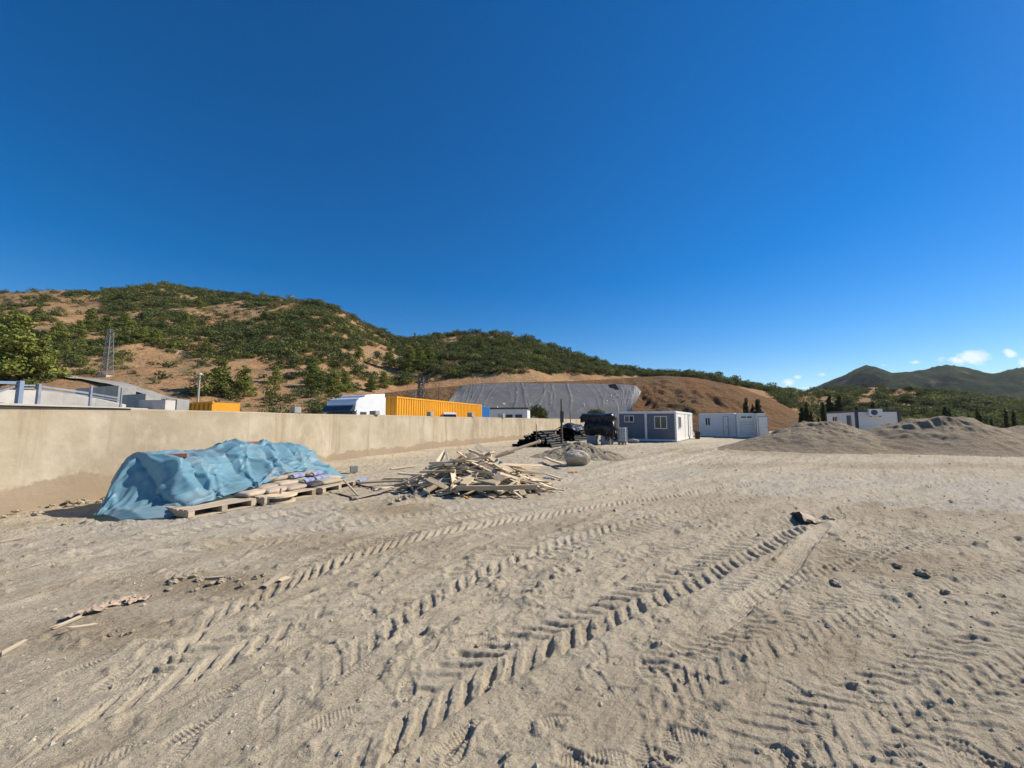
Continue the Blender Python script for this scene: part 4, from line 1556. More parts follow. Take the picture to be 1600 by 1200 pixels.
def rollmesh(r, L, seed):
    n, k = 28, 26
    V = []
    for i in range(k):
        for j in range(n):
            a = 2 * PI * j / n
            q = r * (1 + .17 * float(fbm(np.array([i * .35 + seed]), np.array([math.cos(a) * 2.2 + math.sin(a) * 1.3]), 3, seed)[0]))
            V.append((-L / 2 + L * i / (k - 1), q * math.cos(a), q * math.sin(a)))
    Fc = [(i * n + j, i * n + (j + 1) % n, (i + 1) * n + (j + 1) % n, (i + 1) * n + j) for i in range(k - 1) for j in range(n)]
    V += [(-L / 2, 0, 0), (L / 2, 0, 0)]
    F4 = Fc
    me = bpy.data.meshes.new('roll')
    me.from_pydata(V, [], F4 + [(len(V) - 2, (j + 1) % n, j) for j in range(n)] + [(len(V) - 1, (k - 1) * n + j, (k - 1) * n + (j + 1) % n) for j in range(n)])
    for p in me.polygons:
        p.use_smooth = True
    me.materials.append(MATS['film_black'])
    return me


def ragged(w, h, seed, m_='film_black'):
    """hanging torn sheet with uneven lower edge"""
    nx, nz = 16, 12
    r = np.random.default_rng(seed)
    V = []
    ln = h * (.55 + .45 * r.random(nx))
    for i in range(nx):
        for j in range(nz):
            x = (i / (nx - 1) - .5) * w
            z = -ln[i] * j / (nz - 1)
            V.append((x + .03 * r.normal(), -.10 * math.sin(i * 1.3 + j * .4) * j / nz + .02 * r.normal(), z))
    me = rawmesh('torn_film', np.array(V), gridfaces(nx, nz), True)
    return me


rt = thing('film_roll', 'big black film-wrapped roll resting on concrete blocks left of the grey cabin', 'roll', (g.x, g.y + 1.2, 0), yaw)
link('roll_body', rollmesh(.56, 2.1, 3), None, rt, (0, 0, 1.22))
for k, (x, y, w, h) in enumerate([(.75, -.5, .7, 1.1), (.2, -.58, .5, .5), (1.02, -.15, .5, .9), (-.6, -.56, .8, .35), (1.08, .2, .6, 1.1), (.95, -.45, .35, .8)]):
    o = link('torn_film', ragged(w, h, 60 + k), 'film_black', rt, (x, y, 1.35), 0 if k < 2 else PI / 2)
r2 = thing('film_roll', 'flatter black film-wrapped roll stacked on top beside the grey cabin roof', 'roll', (g.x - .1, g.y + 1.35, 1.74), yaw)
rb = link('roll_body', rollmesh(.34, 2.3, 9), None, r2, (0, 0, .27))
rb.scale = (1, 1.5, .75)
for k in range(3):
    o = link('torn_film', ragged(.9, .55, 80 + k), 'film_black', r2, (-.75 + .8 * k, -.52, .3))
for k, (dx, lab) in enumerate([(-.55, 'grey concrete block under the left end of the black roll'), (.5, 'grey concrete block under the right end of the black roll')]):
    cb = MB().box(-.35, .35, -.45, .45, 0, .62).build('concrete_block', 'concrete', None, (g.x + dx * math.cos(yaw), g.y + 1.2 + dx * math.sin(yaw), 0.02), yaw, bevel=.03)
    tag(cb, lab, 'block')


def ibc(loc, rz, label, h=1.1, w=.95):
    t_ = thing('caged_tank', label, 'tank', loc, rz, 'caged water tanks')
    MB().box(-w / 2 + .04, w / 2 - .04, -w / 2 + .04, w / 2 - .04, .15, h - .03).build('tank', 'tank_white', t_, bevel=.06)
    MB().lathe([(.11, h - .03), (.11, h + .03), (.09, h + .04)], 12).build('cap', 'rubber', t_)
    mb = MB()
    for k in range(5):
        z = .2 + (h - .2) * k / 4
        q = w / 2
        mb.poly([(-q, -q, z), (q, -q, z), (q, q, z), (-q, q, z), (-q, -q, z)], .012, 5)
    for k in range(5):
        x = -w / 2 + w * k / 4
        for y in (-w / 2, w / 2):
            mb.tube((x, y, .15), (x, y, h), .012, None, 5)
            mb.tube((y, x, .15), (y, x, h), .012, None, 5)
    mb.build('cage', 'galvanised', t_)
    mb = MB()
    mb.box(-w / 2, w / 2, -w / 2, w / 2, .10, .14)
    for q in (-.4, 0, .4):
        mb.box(q * w - .05, q * w + .05, -w / 2, w / 2, 0, .099)
    mb.build('skid', 'wood_grey', t_)


g = G(974, 695)
ibc((g.x + .1, g.y + .5, .02), -R(25), 'whitish caged plastic tank between the black roll and grey cabin', 1.22, .62)
g = G(916, 686)
ibc((g.x, g.y + 1.5, .02), -R(20), 'empty looking caged tank behind the small soil heap', 1.05, 1.0)

# ------------------------------------------------------------------ poles
def pole(px, ytop, Y, z0, r, label, m_, cat='pole', extras=None, name='utility_pole'):
    p = P(px, ytop, Y)
    t_ = thing(name, label, cat, (p.x, p.y, z0))
    h = p.z - z0
    MB().tube((0, 0, 0), (0, 0, h), r, r * .75, 8).build('post', m_, t_)
    if extras:
        extras(t_, h)
    return t_


def ex_box(t_, h):
    MB().box(-.11, .12, -.24, -.05, h * .50, h * .74).build('meter_box', 'steel_dark', t_)
    MB().tube((0, 0, h * .8), (.0, -.12, h + .05), .05, .03, 6).build('pole_stub', 'pole_wood', t_)


pole(877, 624, 27.5, 0, .085, 'wooden pole with dark box rising behind the black pipe stacks', 'pole_wood', extras=ex_box)
pole(838, 663, 25.5, 0, .03, 'thin steel rod sticking up from the black pipe stack', 'rusty', name='steel_rod')
pole(891, 642, 40, 0, .05, 'thin dark post beyond the wall, right of the wooden pole', 'pole_wood', name='post')
pole(1077, 640, 52, 0, .05, 'thin dark post behind the grey cabin roof', 'pole_wood', name='post')


def ex_lamp(t_, h):
    a = MB().tube((0, 0, h - .1), (.25, -.3, h + .1), .03, .03, 6).build('lamp_arm', 'galvanised', t_)
    MB().box(.10, .42, -.50, -.25, h + .06, h + .15).build('lamp_head', 'paint_white', t_, bevel=.02)
    mb = MB()
    mb.poly([(-.5, 0, h - .2), (.5, 0, h - .2)], .03, 6)
    for q in (-.45, 0, .45):
        mb.tube((q, 0, h - .2), (q, 0, h + .02), .025, .02, 6)
    mb.build('crossarm', 'steel_dark', t_)


pole(312, 587, 34, 0, .10, 'slim concrete lamp pole behind the wall near the yellow skip', 'pole_concrete', extras=ex_lamp, name='lamp_pole')
pole(686, 606, 62, 0, .10, 'short dark post right of the lattice mast above the yellow container', 'pole_wood', name='post')


def lattice(name, label, base, h, w0, w1, arms, m_='tower_steel', steps=9, r=.05):
    t_ = thing(name, label, 'pylon', base)
    MB().box(-w0 * .75, w0 * .75, -w0 * .75, w0 * .75, -.6, .35).build('footing', 'concrete_pale', t_)
    cor = [(-1, -1), (1, -1), (1, 1), (-1, 1)]
    at_ = lambda k, f: Vector((cor[k][0] * (w0 + (w1 - w0) * f) / 2, cor[k][1] * (w0 + (w1 - w0) * f) / 2, .3 + f * (h - .3)))
    for k in range(4):
        MB().tube(at_(k, 0), at_(k, 1), r * 1.3, r, 5).build('leg', m_, t_)
    mb = MB()
    for i in range(steps):
        f0, f1 = i / steps, (i + 1) / steps
        for k in range(4):
            k2 = (k + 1) % 4
            mb.tube(at_(k, f0), at_(k2, f1), r * .6, None, 4)
            mb.tube(at_(k2, f0), at_(k, f1), r * .6, None, 4)
            mb.tube(at_(k, f1), at_(k2, f1), r * .6, None, 4)
    mb.build('bracing', m_, t_)
    for (z, half) in arms:
        a = MB()
        a.tube((-half, 0, z), (half, 0, z), r * 1.3, None, 5)
        a.tube((-half, 0, z), (0, 0, z - .6), r * .7, None, 4)
        a.tube((half, 0, z), (0, 0, z - .6), r * .7, None, 4)
        ar = a.build('crossarm', m_, t_)
        for q in (-half, 0, half):
            MB().lathe([(.03, 0), (.08, .12), (.05, .2), (.08, .28), (.02, .4)], 6, (q, 0, z + .03)).build('insulator', 'steel_dark', ar)
    return t_


p = T(166, 588)
lattice('lattice_pylon', 'tall grey lattice pylon beside the hill road', p - Vector((0, 0, .2)), 76 / F * p.y, 1.55 * p.y / 95, .75 * p.y / 95, [(74 / F * p.y, 1.6)], r=.055)
p = P(657, 658, 66)
lt = lattice('lattice_mast', 'dark lattice mast with transformer above the yellow container', (p.x, p.y, 0), 9.0, 1.25, .7, [(9.2, 1.35), (8.2, 1.1)], 'steel_dark', 7, .07)
MB().box(-.45, .45, -.75, -.38, 4.2, 5.4).build('transformer', 'galvanised', lt)
MB().box(.0, .42, -.98, -.80, 3.3, 4.0).build('cabinet', 'paint_white', lt)
p = P(646, 658, 69)
lattice('lattice_mast', 'thinner lattice mast just left of the transformer mast', (p.x, p.y, 0), 6.6, .8, .5, [(6.6, 1.1)], 'tower_steel', 6, .05)
for (px, lab) in [(382, 'left'), (388, 'right')]:
    p = T(px, 461)
    hp = MB().tube((0, 0, -1), (0, 0, 14 / F * p.y), .22, .12, 6).build('skyline_mast', 'tower_steel', None, p)
    tag(hp, lab + ' one of the two thin masts on the skyline of the left hill', 'mast')

# ------------------------------------------------------------------ behind the wall: ramp, stall walls, skip
YB = 17.0
rm = thing('weighbridge_ramp', 'concrete ramp with blue grey steel guard rails behind the wall at the left', 'ramp', (P(28, 632, YB).x, YB, 0))
X0, Z0 = P(28, 632, YB).x, 0


def rp(px, py, Y):
    q = P(px, py, Y)
    return Vector((q.x - X0, q.y - YB, q.z))


depthR = lambda px: 15.6 + (px + 60) / 250 * 5.2
# slab edge, concrete back panel
mb = MB()
pts2 = [(-120, 634.5), (200, 639)]
a0, a1 = rp(-120, 632, depthR(-120)), rp(200, 637, depthR(200))
mb.add([(a0.x, a0.y, 0), (a1.x, a1.y, 0), (a1.x, a1.y, a1.z), (a0.x, a0.y, a0.z), (a0.x - .3, a0.y + 4, 0), (a1.x - .3, a1.y + 4, 0), (a1.x - .3, a1.y + 4, a1.z), (a0.x - .3, a0.y + 4, a0.z)],
       [(0, 1, 2, 3), (5, 4, 7, 6), (3, 2, 6, 7), (0, 4, 5, 1), (0, 3, 7, 4), (1, 5, 6, 2)])
mb.build('ramp_base', 'concrete_pale', rm)
dpn = [(-120, 606), (60, 610), (100, 614), (150, 623), (192, 632)]
for i in range(len(dpn) - 1):
    (xa, ya), (xb, yb) = dpn[i], dpn[i + 1]
    g0, g1 = rp(xa, ya, depthR(xa) + .9), rp(xb - .6, yb, depthR(xb - .6) + .9)
    MB().add([(g0.x, g0.y, 1.9), (g1.x, g1.y, 1.9), g1, g0, (g0.x, g0.y + .2, 1.9), (g1.x, g1.y + .2, 1.9), g1 + Vector((0, .2, 0)), g0 + Vector((0, .2, 0))],
             [(0, 1, 2, 3), (5, 4, 7, 6), (3, 2, 6, 7), (0, 4, 5, 1), (0, 3, 7, 4), (1, 5, 6, 2)]).build('parapet_panel', 'concrete_pale', rm)
for (px, yt, w, m_) in [(28, 595, .17, 'steel_blue'), (58, 600, .12, 'galvanised'), (140, 603, .09, 'galvanised'), (188, 606, .07, 'galvanised'), (-70, 594, .17, 'steel_blue')]:
    dq = depthR(px)
    a, b_ = rp(px, 634, dq), rp(px, yt, dq)
    MB().box(a.x - w / 2, a.x + w / 2, a.y - w / 2, a.y + w / 2, a.z - .25, b_.z).build('post', m_, rm, bevel=.01)


def bar(p0, p1, w, h, name, m_):
    d_ = p1 - p0
    M = Matrix.Translation(p0) @ d_.to_track_quat('X', 'Z').to_matrix().to_4x4()
    MB().box(0, d_.length, -w / 2, w / 2, -h / 2, h / 2, M).build(name, m_, rm)


bar(rp(-120, 595.5, depthR(-120)), rp(28, 598, depthR(28)), .12, .12, 'beam', 'steel_blue')
bar(rp(-60, 632, depthR(-60)), rp(24, 603, depthR(24)), .08, .08, 'brace', 'galvanised')
bar(rp(30, 602, depthR(30)), rp(62, 602.5, depthR(62)), .07, .06, 'rail', 'galvanised')
bar(rp(30, 606.5, depthR(30)), rp(58, 606.5, depthR(58)), .05, .05, 'rail', 'galvanised')
bar(rp(58, 603, depthR(58)), rp(140, 614.5, depthR(140)), .10, .085, 'rail', 'galvanised')
bar(rp(140, 614.5, depthR(140)), rp(186, 622, depthR(186)), .10, .075, 'rail', 'galvanised')
bar(rp(58, 608, depthR(58)), rp(140, 619, depthR(140)), .04, .04, 'rail', 'galvanised')
bar(rp(140, 619, depthR(140)), rp(186, 626, depthR(186)), .04, .04, 'rail', 'galvanised')

# cast concrete stall walls
for (x0, x1, yt, Y, th, lab) in [(190, 224, 617, 24, .35, 'dark sided concrete stall wall just right of the ramp rail'), (217, 256, 625, 22.5, .30, 'low pale concrete stall wall in front of the others'),
                                 (255, 274, 625, 24.5, .30, 'short concrete stall wall with bright end, rightmost'), (118, 180, 607, 30, .45, 'tall concrete stall wall behind the ramp rail')]:
    a = P(x0, yt, Y)
    dk = R(24) if x0 != 217 else R(2)
    L_ = face_s(x1, (a.x, a.y), (math.cos(dk), -math.sin(dk)))
    w_ = MB().box(0, L_, 0, th * 2.2, 0, a.z).build('stall_wall', 'concrete' if x0 != 217 else 'concrete_pale', None, (a.x, a.y, 0), -dk, bevel=.02)
    tag(w_, lab, 'wall', 'concrete stall walls')


def ribs_panel(mb, L, H, z0, axis, off, pitch=.28, depth=.05, sgn=1):
    """corrugated sheet along x (axis 0) or y (axis 1)"""
    n = max(int(L / pitch), 2)
    prof = []
    for i in range(n):
        s0 = L * i / n
        q = L / n
        prof += [(s0, 0), (s0 + q * .35, 0), (s0 + q * .5, depth), (s0 + q * .85, depth)]
    prof.append((L, 0))
    vs, fs_ = [], []
    for (s_, d_) in prof:
        for z in (z0, H):
            vs.append((s_, off + sgn * d_, z) if axis == 0 else (off + sgn * d_, s_, z))
    for i in range(len(prof) - 1):
        fs_.append((2 * i, 2 * i + 2, 2 * i + 3, 2 * i + 1))
    return mb.add(vs, fs_)


def container(name, label, near, yaw, L, W, z0, H, m_, group=None):
    """near = near right bottom corner; runs away along yaw (right of +Y); width to the left"""
    t_ = thing(name, label, 'container', (near[0], near[1], z0), -yaw, group)
    ribs_panel(MB(), L - .3, H - .12, .16, 1, -.06, sgn=1, depth=.045).build('side_sheet', m_, t_, (0, .15, 0))
    ribs_panel(MB(), L - .3, H - .12, .16, 1, -W + .06, sgn=-1, depth=.045).build('side_sheet', m_, t_, (0, .15, 0))
    ribs_panel(MB(), W - .3, H - .12, .16, 0, .07, sgn=-1, depth=.045).build('end_sheet', m_, t_, (-W + .15, 0, 0))
    ribs_panel(MB(), W - .3, H - .12, .16, 0, L - .07, sgn=1, depth=.045).build('end_sheet', m_, t_, (-W + .15, 0, 0))
    for (x, y) in ((-.16, 0), (-W, 0), (-.16, L - .16), (-W, L - .16)):
        MB().box(x, x + .16, y, y + .16, .121, H - .121).build('corner_post', m_, t_, bevel=.01)
        for z in (0, H - .12):
            MB().box(x - .003, x + .163, y - .003, y + .163, z, z + .12).build('corner_casting', m_, t_, bevel=.01)
    mb = MB()
    for z in (.02, H - .11):
        mb.box(-.075, -.01, .16, L - .16, z, z + .1)
        mb.box(-W + .01, -W + .075, .16, L - .16, z, z + .1)
        mb.box(-W + .16, -.16, .01, .075, z, z + .1)
        mb.box(-W + .16, -.16, L - .075, L - .01, z, z + .1)
    mb.build('frame_rails', m_, t_)
    MB().box(-W + .08, -.08, .08, L - .08, H - .06, H - .03).build('roof_sheet', m_, t_)
    MB().box(-W + .08, -.08, .08, L - .08, .05, .10).build('floor', 'wood_grey', t_)
    return t_


cnr = P(620.5, 619, 25.0)
far = P(753, 633, 38.0)
yawc = math.atan2(far.x - cnr.x, far.y - cnr.y)
Lc = math.hypot(far.x - cnr.x, far.y - cnr.y)
zc0 = cnr.z - 2.62
container('shipping_container', 'long yellow corrugated shipping container behind the truck cab', (cnr.x, cnr.y), yawc, Lc, 2.44, zc0, 2.62, 'container_yellow')
tr = thing('trailer', 'flat trailer chassis under the yellow container', 'trailer', (cnr.x, cnr.y, 0), -yawc)
MB().box(-1.9, -1.5, .1, Lc - .1, zc0 - .25, zc0 - .01).box(-.94, -.54, .1, Lc - .1, zc0 - .25, zc0 - .01).build('chassis_rail', 'steel_dark', tr)
whm = None
for yq in (Lc - 4.2, Lc - 2.9, Lc - 1.6, 1.6):
    for xq in (-2.3, -.35):
        MB().tube((xq - .15, yq, .42), (xq + .15, yq, .42), .42, .42, 18).build('wheel', 'rubber', tr)
c2 = P(748, 634, 39.0)
container('shipping_container', 'blue shipping container at the far end of the yellow one', (c2.x, c2.y), yawc, 2.95, 2.44, .75, 2.45, 'container_blue')

# truck cab
n0 = P(553, 645, 21.3)
yk = R(28)
tk = thing('truck', 'white truck cab with dark sun visor parked behind the wall', 'truck', (n0.x, n0.y, 0), -yk)
# local: x to the right side, y backwards (away); cab spans x -2.45..0, y 0..2.35
HT = 3.12
side = [(0.02, .55), (0.0, 1.55), (.06, 2.25), (.13, 2.72), (.36, 2.96), (1.3, 3.08), (2.3, 3.08), (2.35, .6)]
mb = MB()
M = Matrix(((0, 1, 0, 0), (1, 0, 0, 0), (0, 0, 1, 0), (0, 0, 0, 1)))
mb.prism(side, -2.42, -.03, M)
body = mb.build('cab_body', 'paint_white', tk, bevel=.07)
mb = MB()
mb.prism([(.72, 2.98), (.9, 3.16), (2.34, 3.30), (2.34, 3.02)], -2.2, -.15, M)
mb.build('roof_deflector', 'paint_white', tk, bevel=.05)
mb = MB()
mb.prism([(-.22, 2.24), (-.02, 2.52), (.14, 2.60), (.12, 2.50), (-.04, 2.24), (-.18, 2.18)], -2.42, -.05, M)
mb.build('sun_visor', 'visor', tk, bevel=.02)
for q in (-2.0, -.45):
    MB().prism([(-.15, 2.32), (-.03, 2.44), (-.01, 2.40), (-.13, 2.28)], q - .12, q + .12, M).build('visor_lamp', 'glass_dark', tk)
MB().add([(-2.3, -.02, 1.55), (-.14, -.02, 1.55), (-.16, .045, 2.24), (-2.28, .045, 2.24)], [(0, 1, 2, 3)]).build('windscreen', 'glass_dark', tk)
dr = MB().box(-.035, -.005, .18, 1.30, .75, 2.32).build('door', 'paint_white', tk, bevel=.02)
MB().box(-.01, .004, .42, .85, 1.55, 2.20).build('side_window', 'glass_dark', dr)
MB().box(-.01, .02, 1.08, 1.22, 1.30, 1.36).build('handle', 'steel_dark', dr)
MB().box(-.034, -.004, 1.42, 1.62, 2.05, 2.23).build('small_window', 'glass_dark', tk)
MB().box(.02, .16, -.12, .02, 1.6, 2.28).build('mirror', 'visor', tk, bevel=.03)
MB().box(-2.42, -.03, -.06, .1, .45, 1.0).build('bumper', 'paint_white', tk, bevel=.04)
MB().box(-2.1, -.35, .3, 4.5, .55, .80).build('chassis', 'steel_dark', tk)
for yq in (1.0, 4.0):
    for xq in (-2.25, -.2):
        w_ = MB().tube((xq - .16, yq, .5), (xq + .16, yq, .5), .5, .5, 20).build('wheel', 'rubber', tk)
        MB().tube((xq - .17, yq, .5), (xq + .17, yq, .5), .26, .26, 14).build('rim', 'galvanised', w_)
MB().tube((-.5, .9, 3.0), (-.55, 1.0, 3.5), .012, .006, 5).build('antenna', 'steel_dark', tk)

# small white van between wall and container
vp = P(703, 648, 28.0)
vn_ = thing('white_van', 'small white van roof showing above the wall before the yellow container', 'van', (vp.x, vp.y, 0), R(10))
mb = MB()
V = []
for (y, zt, hw) in ((0, 1.0, .72), (.25, 1.45, .70), (.75, 2.25, .46), (1.2, 2.34, .42), (3.2, 2.34, .42), (3.5, 2.2, .45)):
    V.append([(-.78, y, .35), (.78, y, .35), (.80, y, 1.0), (hw, y, zt), (-hw, y, zt), (-.80, y, 1.0)])
vs = [q for s_ in V for q in s_]
fs_ = [(6 * i + j, 6 * i + (j + 1) % 6, 6 * i + 6 + (j + 1) % 6, 6 * i + 6 + j) for i in range(5) for j in range(6)] + [(5, 4, 3, 2, 1, 0), (30, 31, 32, 33, 34, 35)]
mb.add(vs, fs_).build('van_body', 'paint_white', vn_, bevel=.05)
MB().add([(-.56, .30, 1.55), (.56, .30, 1.55), (.46, .68, 2.18), (-.46, .68, 2.18)], [(0, 1, 2, 3)]).build('windscreen', 'glass_dark', vn_)
for xq in (-.78, .62):
    for yq in (.7, 2.9):
        MB().tube((xq, yq, .33), (xq + .16, yq, .33), .33, .33, 16).build('wheel', 'rubber', vn_)

# yellow open skip and a white car roof far left
sp = P(291, 630.5, 30)
sk = thing('yellow_skip', 'yellow ribbed open skip behind the wall at the left', 'skip', (sp.x, sp.y, 0), -R(30))
Ls = face_s(332, (sp.x, sp.y), (math.cos(R(30)), -math.sin(R(30))))
zt = sp.z
MB().box(0, Ls, 0, .06, .3, zt).build('side_plate', 'container_yellow', sk)
MB().box(Ls - .06, Ls, .061, 1.7, .3, zt - .03).build('end_plate', 'container_yellow', sk)
MB().box(0, .06, .061, 1.7, .3, zt - .03).build('end_plate', 'container_yellow', sk)
MB().box(.061, Ls - .061, 1.6, 1.66, .3, zt - .2).build('side_plate', 'container_yellow', sk)
MB().box(.061, Ls - .061, .061, 1.6, .3, .36).build('floor_plate', 'container_yellow', sk)
for k in range(7):
    x = .05 + (Ls - .1) * k / 6
    MB().box(x - .05, x + .05, -.09, -.001, .3, zt - .06).build('rib', 'container_yellow', sk)
MB().box(-.05, Ls + .05, -.10, .0, zt - .059, zt + .06).build('rim_bar', 'container_yellow', sk)
vp = P(330, 640, 24)
wc = thing('white_car', 'white car roof just showing above the wall before the yellow skip', 'car', (vp.x, vp.y, 0), -R(60))
mb = MB()
vs = []
sect = [(-1.9, .75, .72), (-1.3, .95, .80), (-.7, 1.9, .66), (-.4, 2.06, .62), (.9, 2.06, .62), (1.6, 1.5, .66), (1.9, .9, .72)]
for (y, zt_, hw) in sect:
    vs += [(-.82, y, .3), (.82, y, .3), (.84, y, .9 if zt_ > .9 else zt_ * .9), (hw, y, zt_), (-hw, y, zt_), (-.84, y, .9 if zt_ > .9 else zt_ * .9)]
fs_ = [(6 * i + j, 6 * i + (j + 1) % 6, 6 * i + 6 + (j + 1) % 6, 6 * i + 6 + j) for i in range(len(sect) - 1) for j in range(6)] + [(5, 4, 3, 2, 1, 0), tuple(range(6 * len(sect) - 6, 6 * len(sect)))]
mb.add(vs, fs_).build('car_body', 'paint_white', wc, bevel=.06)
for xq in (-.85, .69):
    for yq in (-1.2, 1.2):
        MB().tube((xq, yq, .33), (xq + .16, yq, .33), .33, .33, 16).build('wheel', 'rubber', wc)

# low white building with dark roof edge
bp = P(763, 637, 56)
bd = thing('low_building', 'low white building with dark flat roof and two windows behind the wall', 'building', (bp.x, bp.y, 0), -R(8))
Lb = face_s(824, (bp.x, bp.y), (math.cos(R(8)), -math.sin(R(8))))
Hb = bp.z
MB().box(0, Lb, 0, 4, 0, Hb - .22).build('wall', 'panel_white', bd)
MB().box(-.15, Lb + .15, -.2, 4.15, Hb - .219, Hb).build('roof', 'trim_dark', bd)
for (pa, pb) in ((790.5, 801), (805, 816)):
    sa = face_s(pa, (bp.x, bp.y), (math.cos(R(8)), -math.sin(R(8))))
    sb = face_s(pb, (bp.x, bp.y), (math.cos(R(8)), -math.sin(R(8))))
    w_ = MB().box(sa, sb, -.03, .02, 1.7, 2.62).build('window', 'glass_dark', bd)
    MB().box(sa - .06, sb + .06, -.06, -.001, 1.62, 1.699).box(sa - .06, sb + .06, -.05, -.001, 2.621, 2.68).build('window_frame', 'frame_white', w_)

# ------------------------------------------------------------------ grey lined bank
lo = thing('lined_bank', 'grey wrinkled plastic liner spread over the sloping bank', 'liner', (0, 0, 0))
TOPL = [(716, 608), (722, 604), (745, 600.5), (800, 599), (860, 599.5), (920, 600), (975, 601), (991, 603), (1000, 612)]
BOTL = [(693, 640), (700, 648), (730, 654), (790, 656), (850, 656), (910, 655), (960, 653), (975, 650), (984, 642)]
nu, nv = 340, 90
ti = np.linspace(0, 1, nu)
tp = np.array(TOPL, float)
bt = np.array(BOTL, float)
kk = np.linspace(0, 1, len(tp))
Tx, Ty = np.interp(ti, kk, tp[:, 0]), np.interp(ti, kk, tp[:, 1])
Bx, By = np.interp(ti, kk, bt[:, 0]), np.interp(ti, kk, bt[:, 1])
A = np.array([P(a, b_, 92 - 3 * abs(q - .5)) for a, b_, q in zip(Tx, Ty, ti)])
B = np.array([P(a, b_, 68) for a, b_ in zip(Bx, By)])
vv = np.linspace(0, 1, nv)[:, None, None]
S = B[None] * (1 - vv) + A[None] * vv
wr = np.zeros((nv, nu))
r = np.random.default_rng(5)
vf = np.linspace(0, 1, nv)[:, None]
for k in range(46):
    c0 = r.random()
    slant = r.normal(0, .02) + (.16 * (c0 - .6) if c0 > .62 else 0)
    cen = c0 + slant * (1 - vf) * 2.2 + .004 * np.sin(vf * r.uniform(4, 9) + r.uniform(0, 6))
    wr += r.uniform(.05, .20) * np.exp(-((ti[None] - cen) / r.uniform(.0010, .0020)) ** 2) * sstep(0, .3, vf + r.uniform(-.3, .3))
wr += .12 * fbm(ti[None] * 14 + vf * 2, vf * 3, 3, 6) + .03 * fbm(ti[None] * 90, vf * 10, 3, 7)
S[..., 2] += wr * .55
S[..., 1] -= wr * .75 + .9
link('liner_sheet', rawmesh('liner_sheet', S.reshape(-1, 3), gridfaces(nv, nu), True), 'liner_grey', lo)
stones_w = [rock_mesh('white_scrap', 120 + i, 2, .8, .8) for i in range(3)]
for me in stones_w:
    me.materials.append(MATS['scrap_white'])
PX, PY = project(S[..., 0], S[..., 1], S[..., 2])
for (px, py, w, h) in [(787, 632, 1.1, .9), (778, 638, .9, 1.5), (807, 614, .5, 1.2), (860, 631, .6, .9), (913, 634, .5, 1.6), (948, 627, .8, .6), (962, 616, .8, 1.0), (955, 619, .7, .9), (966, 621, .9, .9), (972, 617, .5, .5), (976, 631, .7, .6),
                       (983, 625, .7, .7), (990, 614, .6, 1.0), (820, 608, .3, 1.6), (858, 613, .3, 1.2), (904, 612, .3, 1.0), (1018, 630, .0, 0), (958, 625, .5, .4), (979, 612, .5, .4)]:
    if not w:
        continue
    i = np.argmin((PX - px) ** 2 + (PY - py) ** 2)
    c = S.reshape(-1, 3)[i]
    r = np.random.default_rng(int(px))
    o = link('white_scrap', stones_w[int(px) % 3], None, lo, Vector(c) + Vector((0, -.12, .05)), r.uniform(0, 6))
    o.scale = (w * .6, .22, h * .6)
# dark torn hole in the liner
i = np.argmin((PX - 957) ** 2 + (PY - 608) ** 2)
c = S.reshape(-1, 3)[i]
mb = MB()
pt = [(-1.0, 1.0), (.7, 1.2), (1.2, .2), (1.35, -1.5), (.6, -.9), (.2, .1), (-.7, .3)]
mb.add([(a, -.35 + .9 * b_ * .6, b_) for a, b_ in pt], [tuple(range(len(pt)))])
mb.build('torn_flap', 'film_black', lo, Vector(c))

# ------------------------------------------------------------------ tarpaulin, pallets and bags
TO = Vector((-6.9, 7.5, 0))
ya = R(18)
E1 = Vector((math.sin(ya), math.cos(ya), 0))      # along the pile, away from the camera
E2 = Vector((math.cos(ya), -math.sin(ya), 0))     # towards the yard


def L2W(s, t_, z=0.0):
    return TO + E1 * s + E2 * t_ + Vector((0, 0, z))


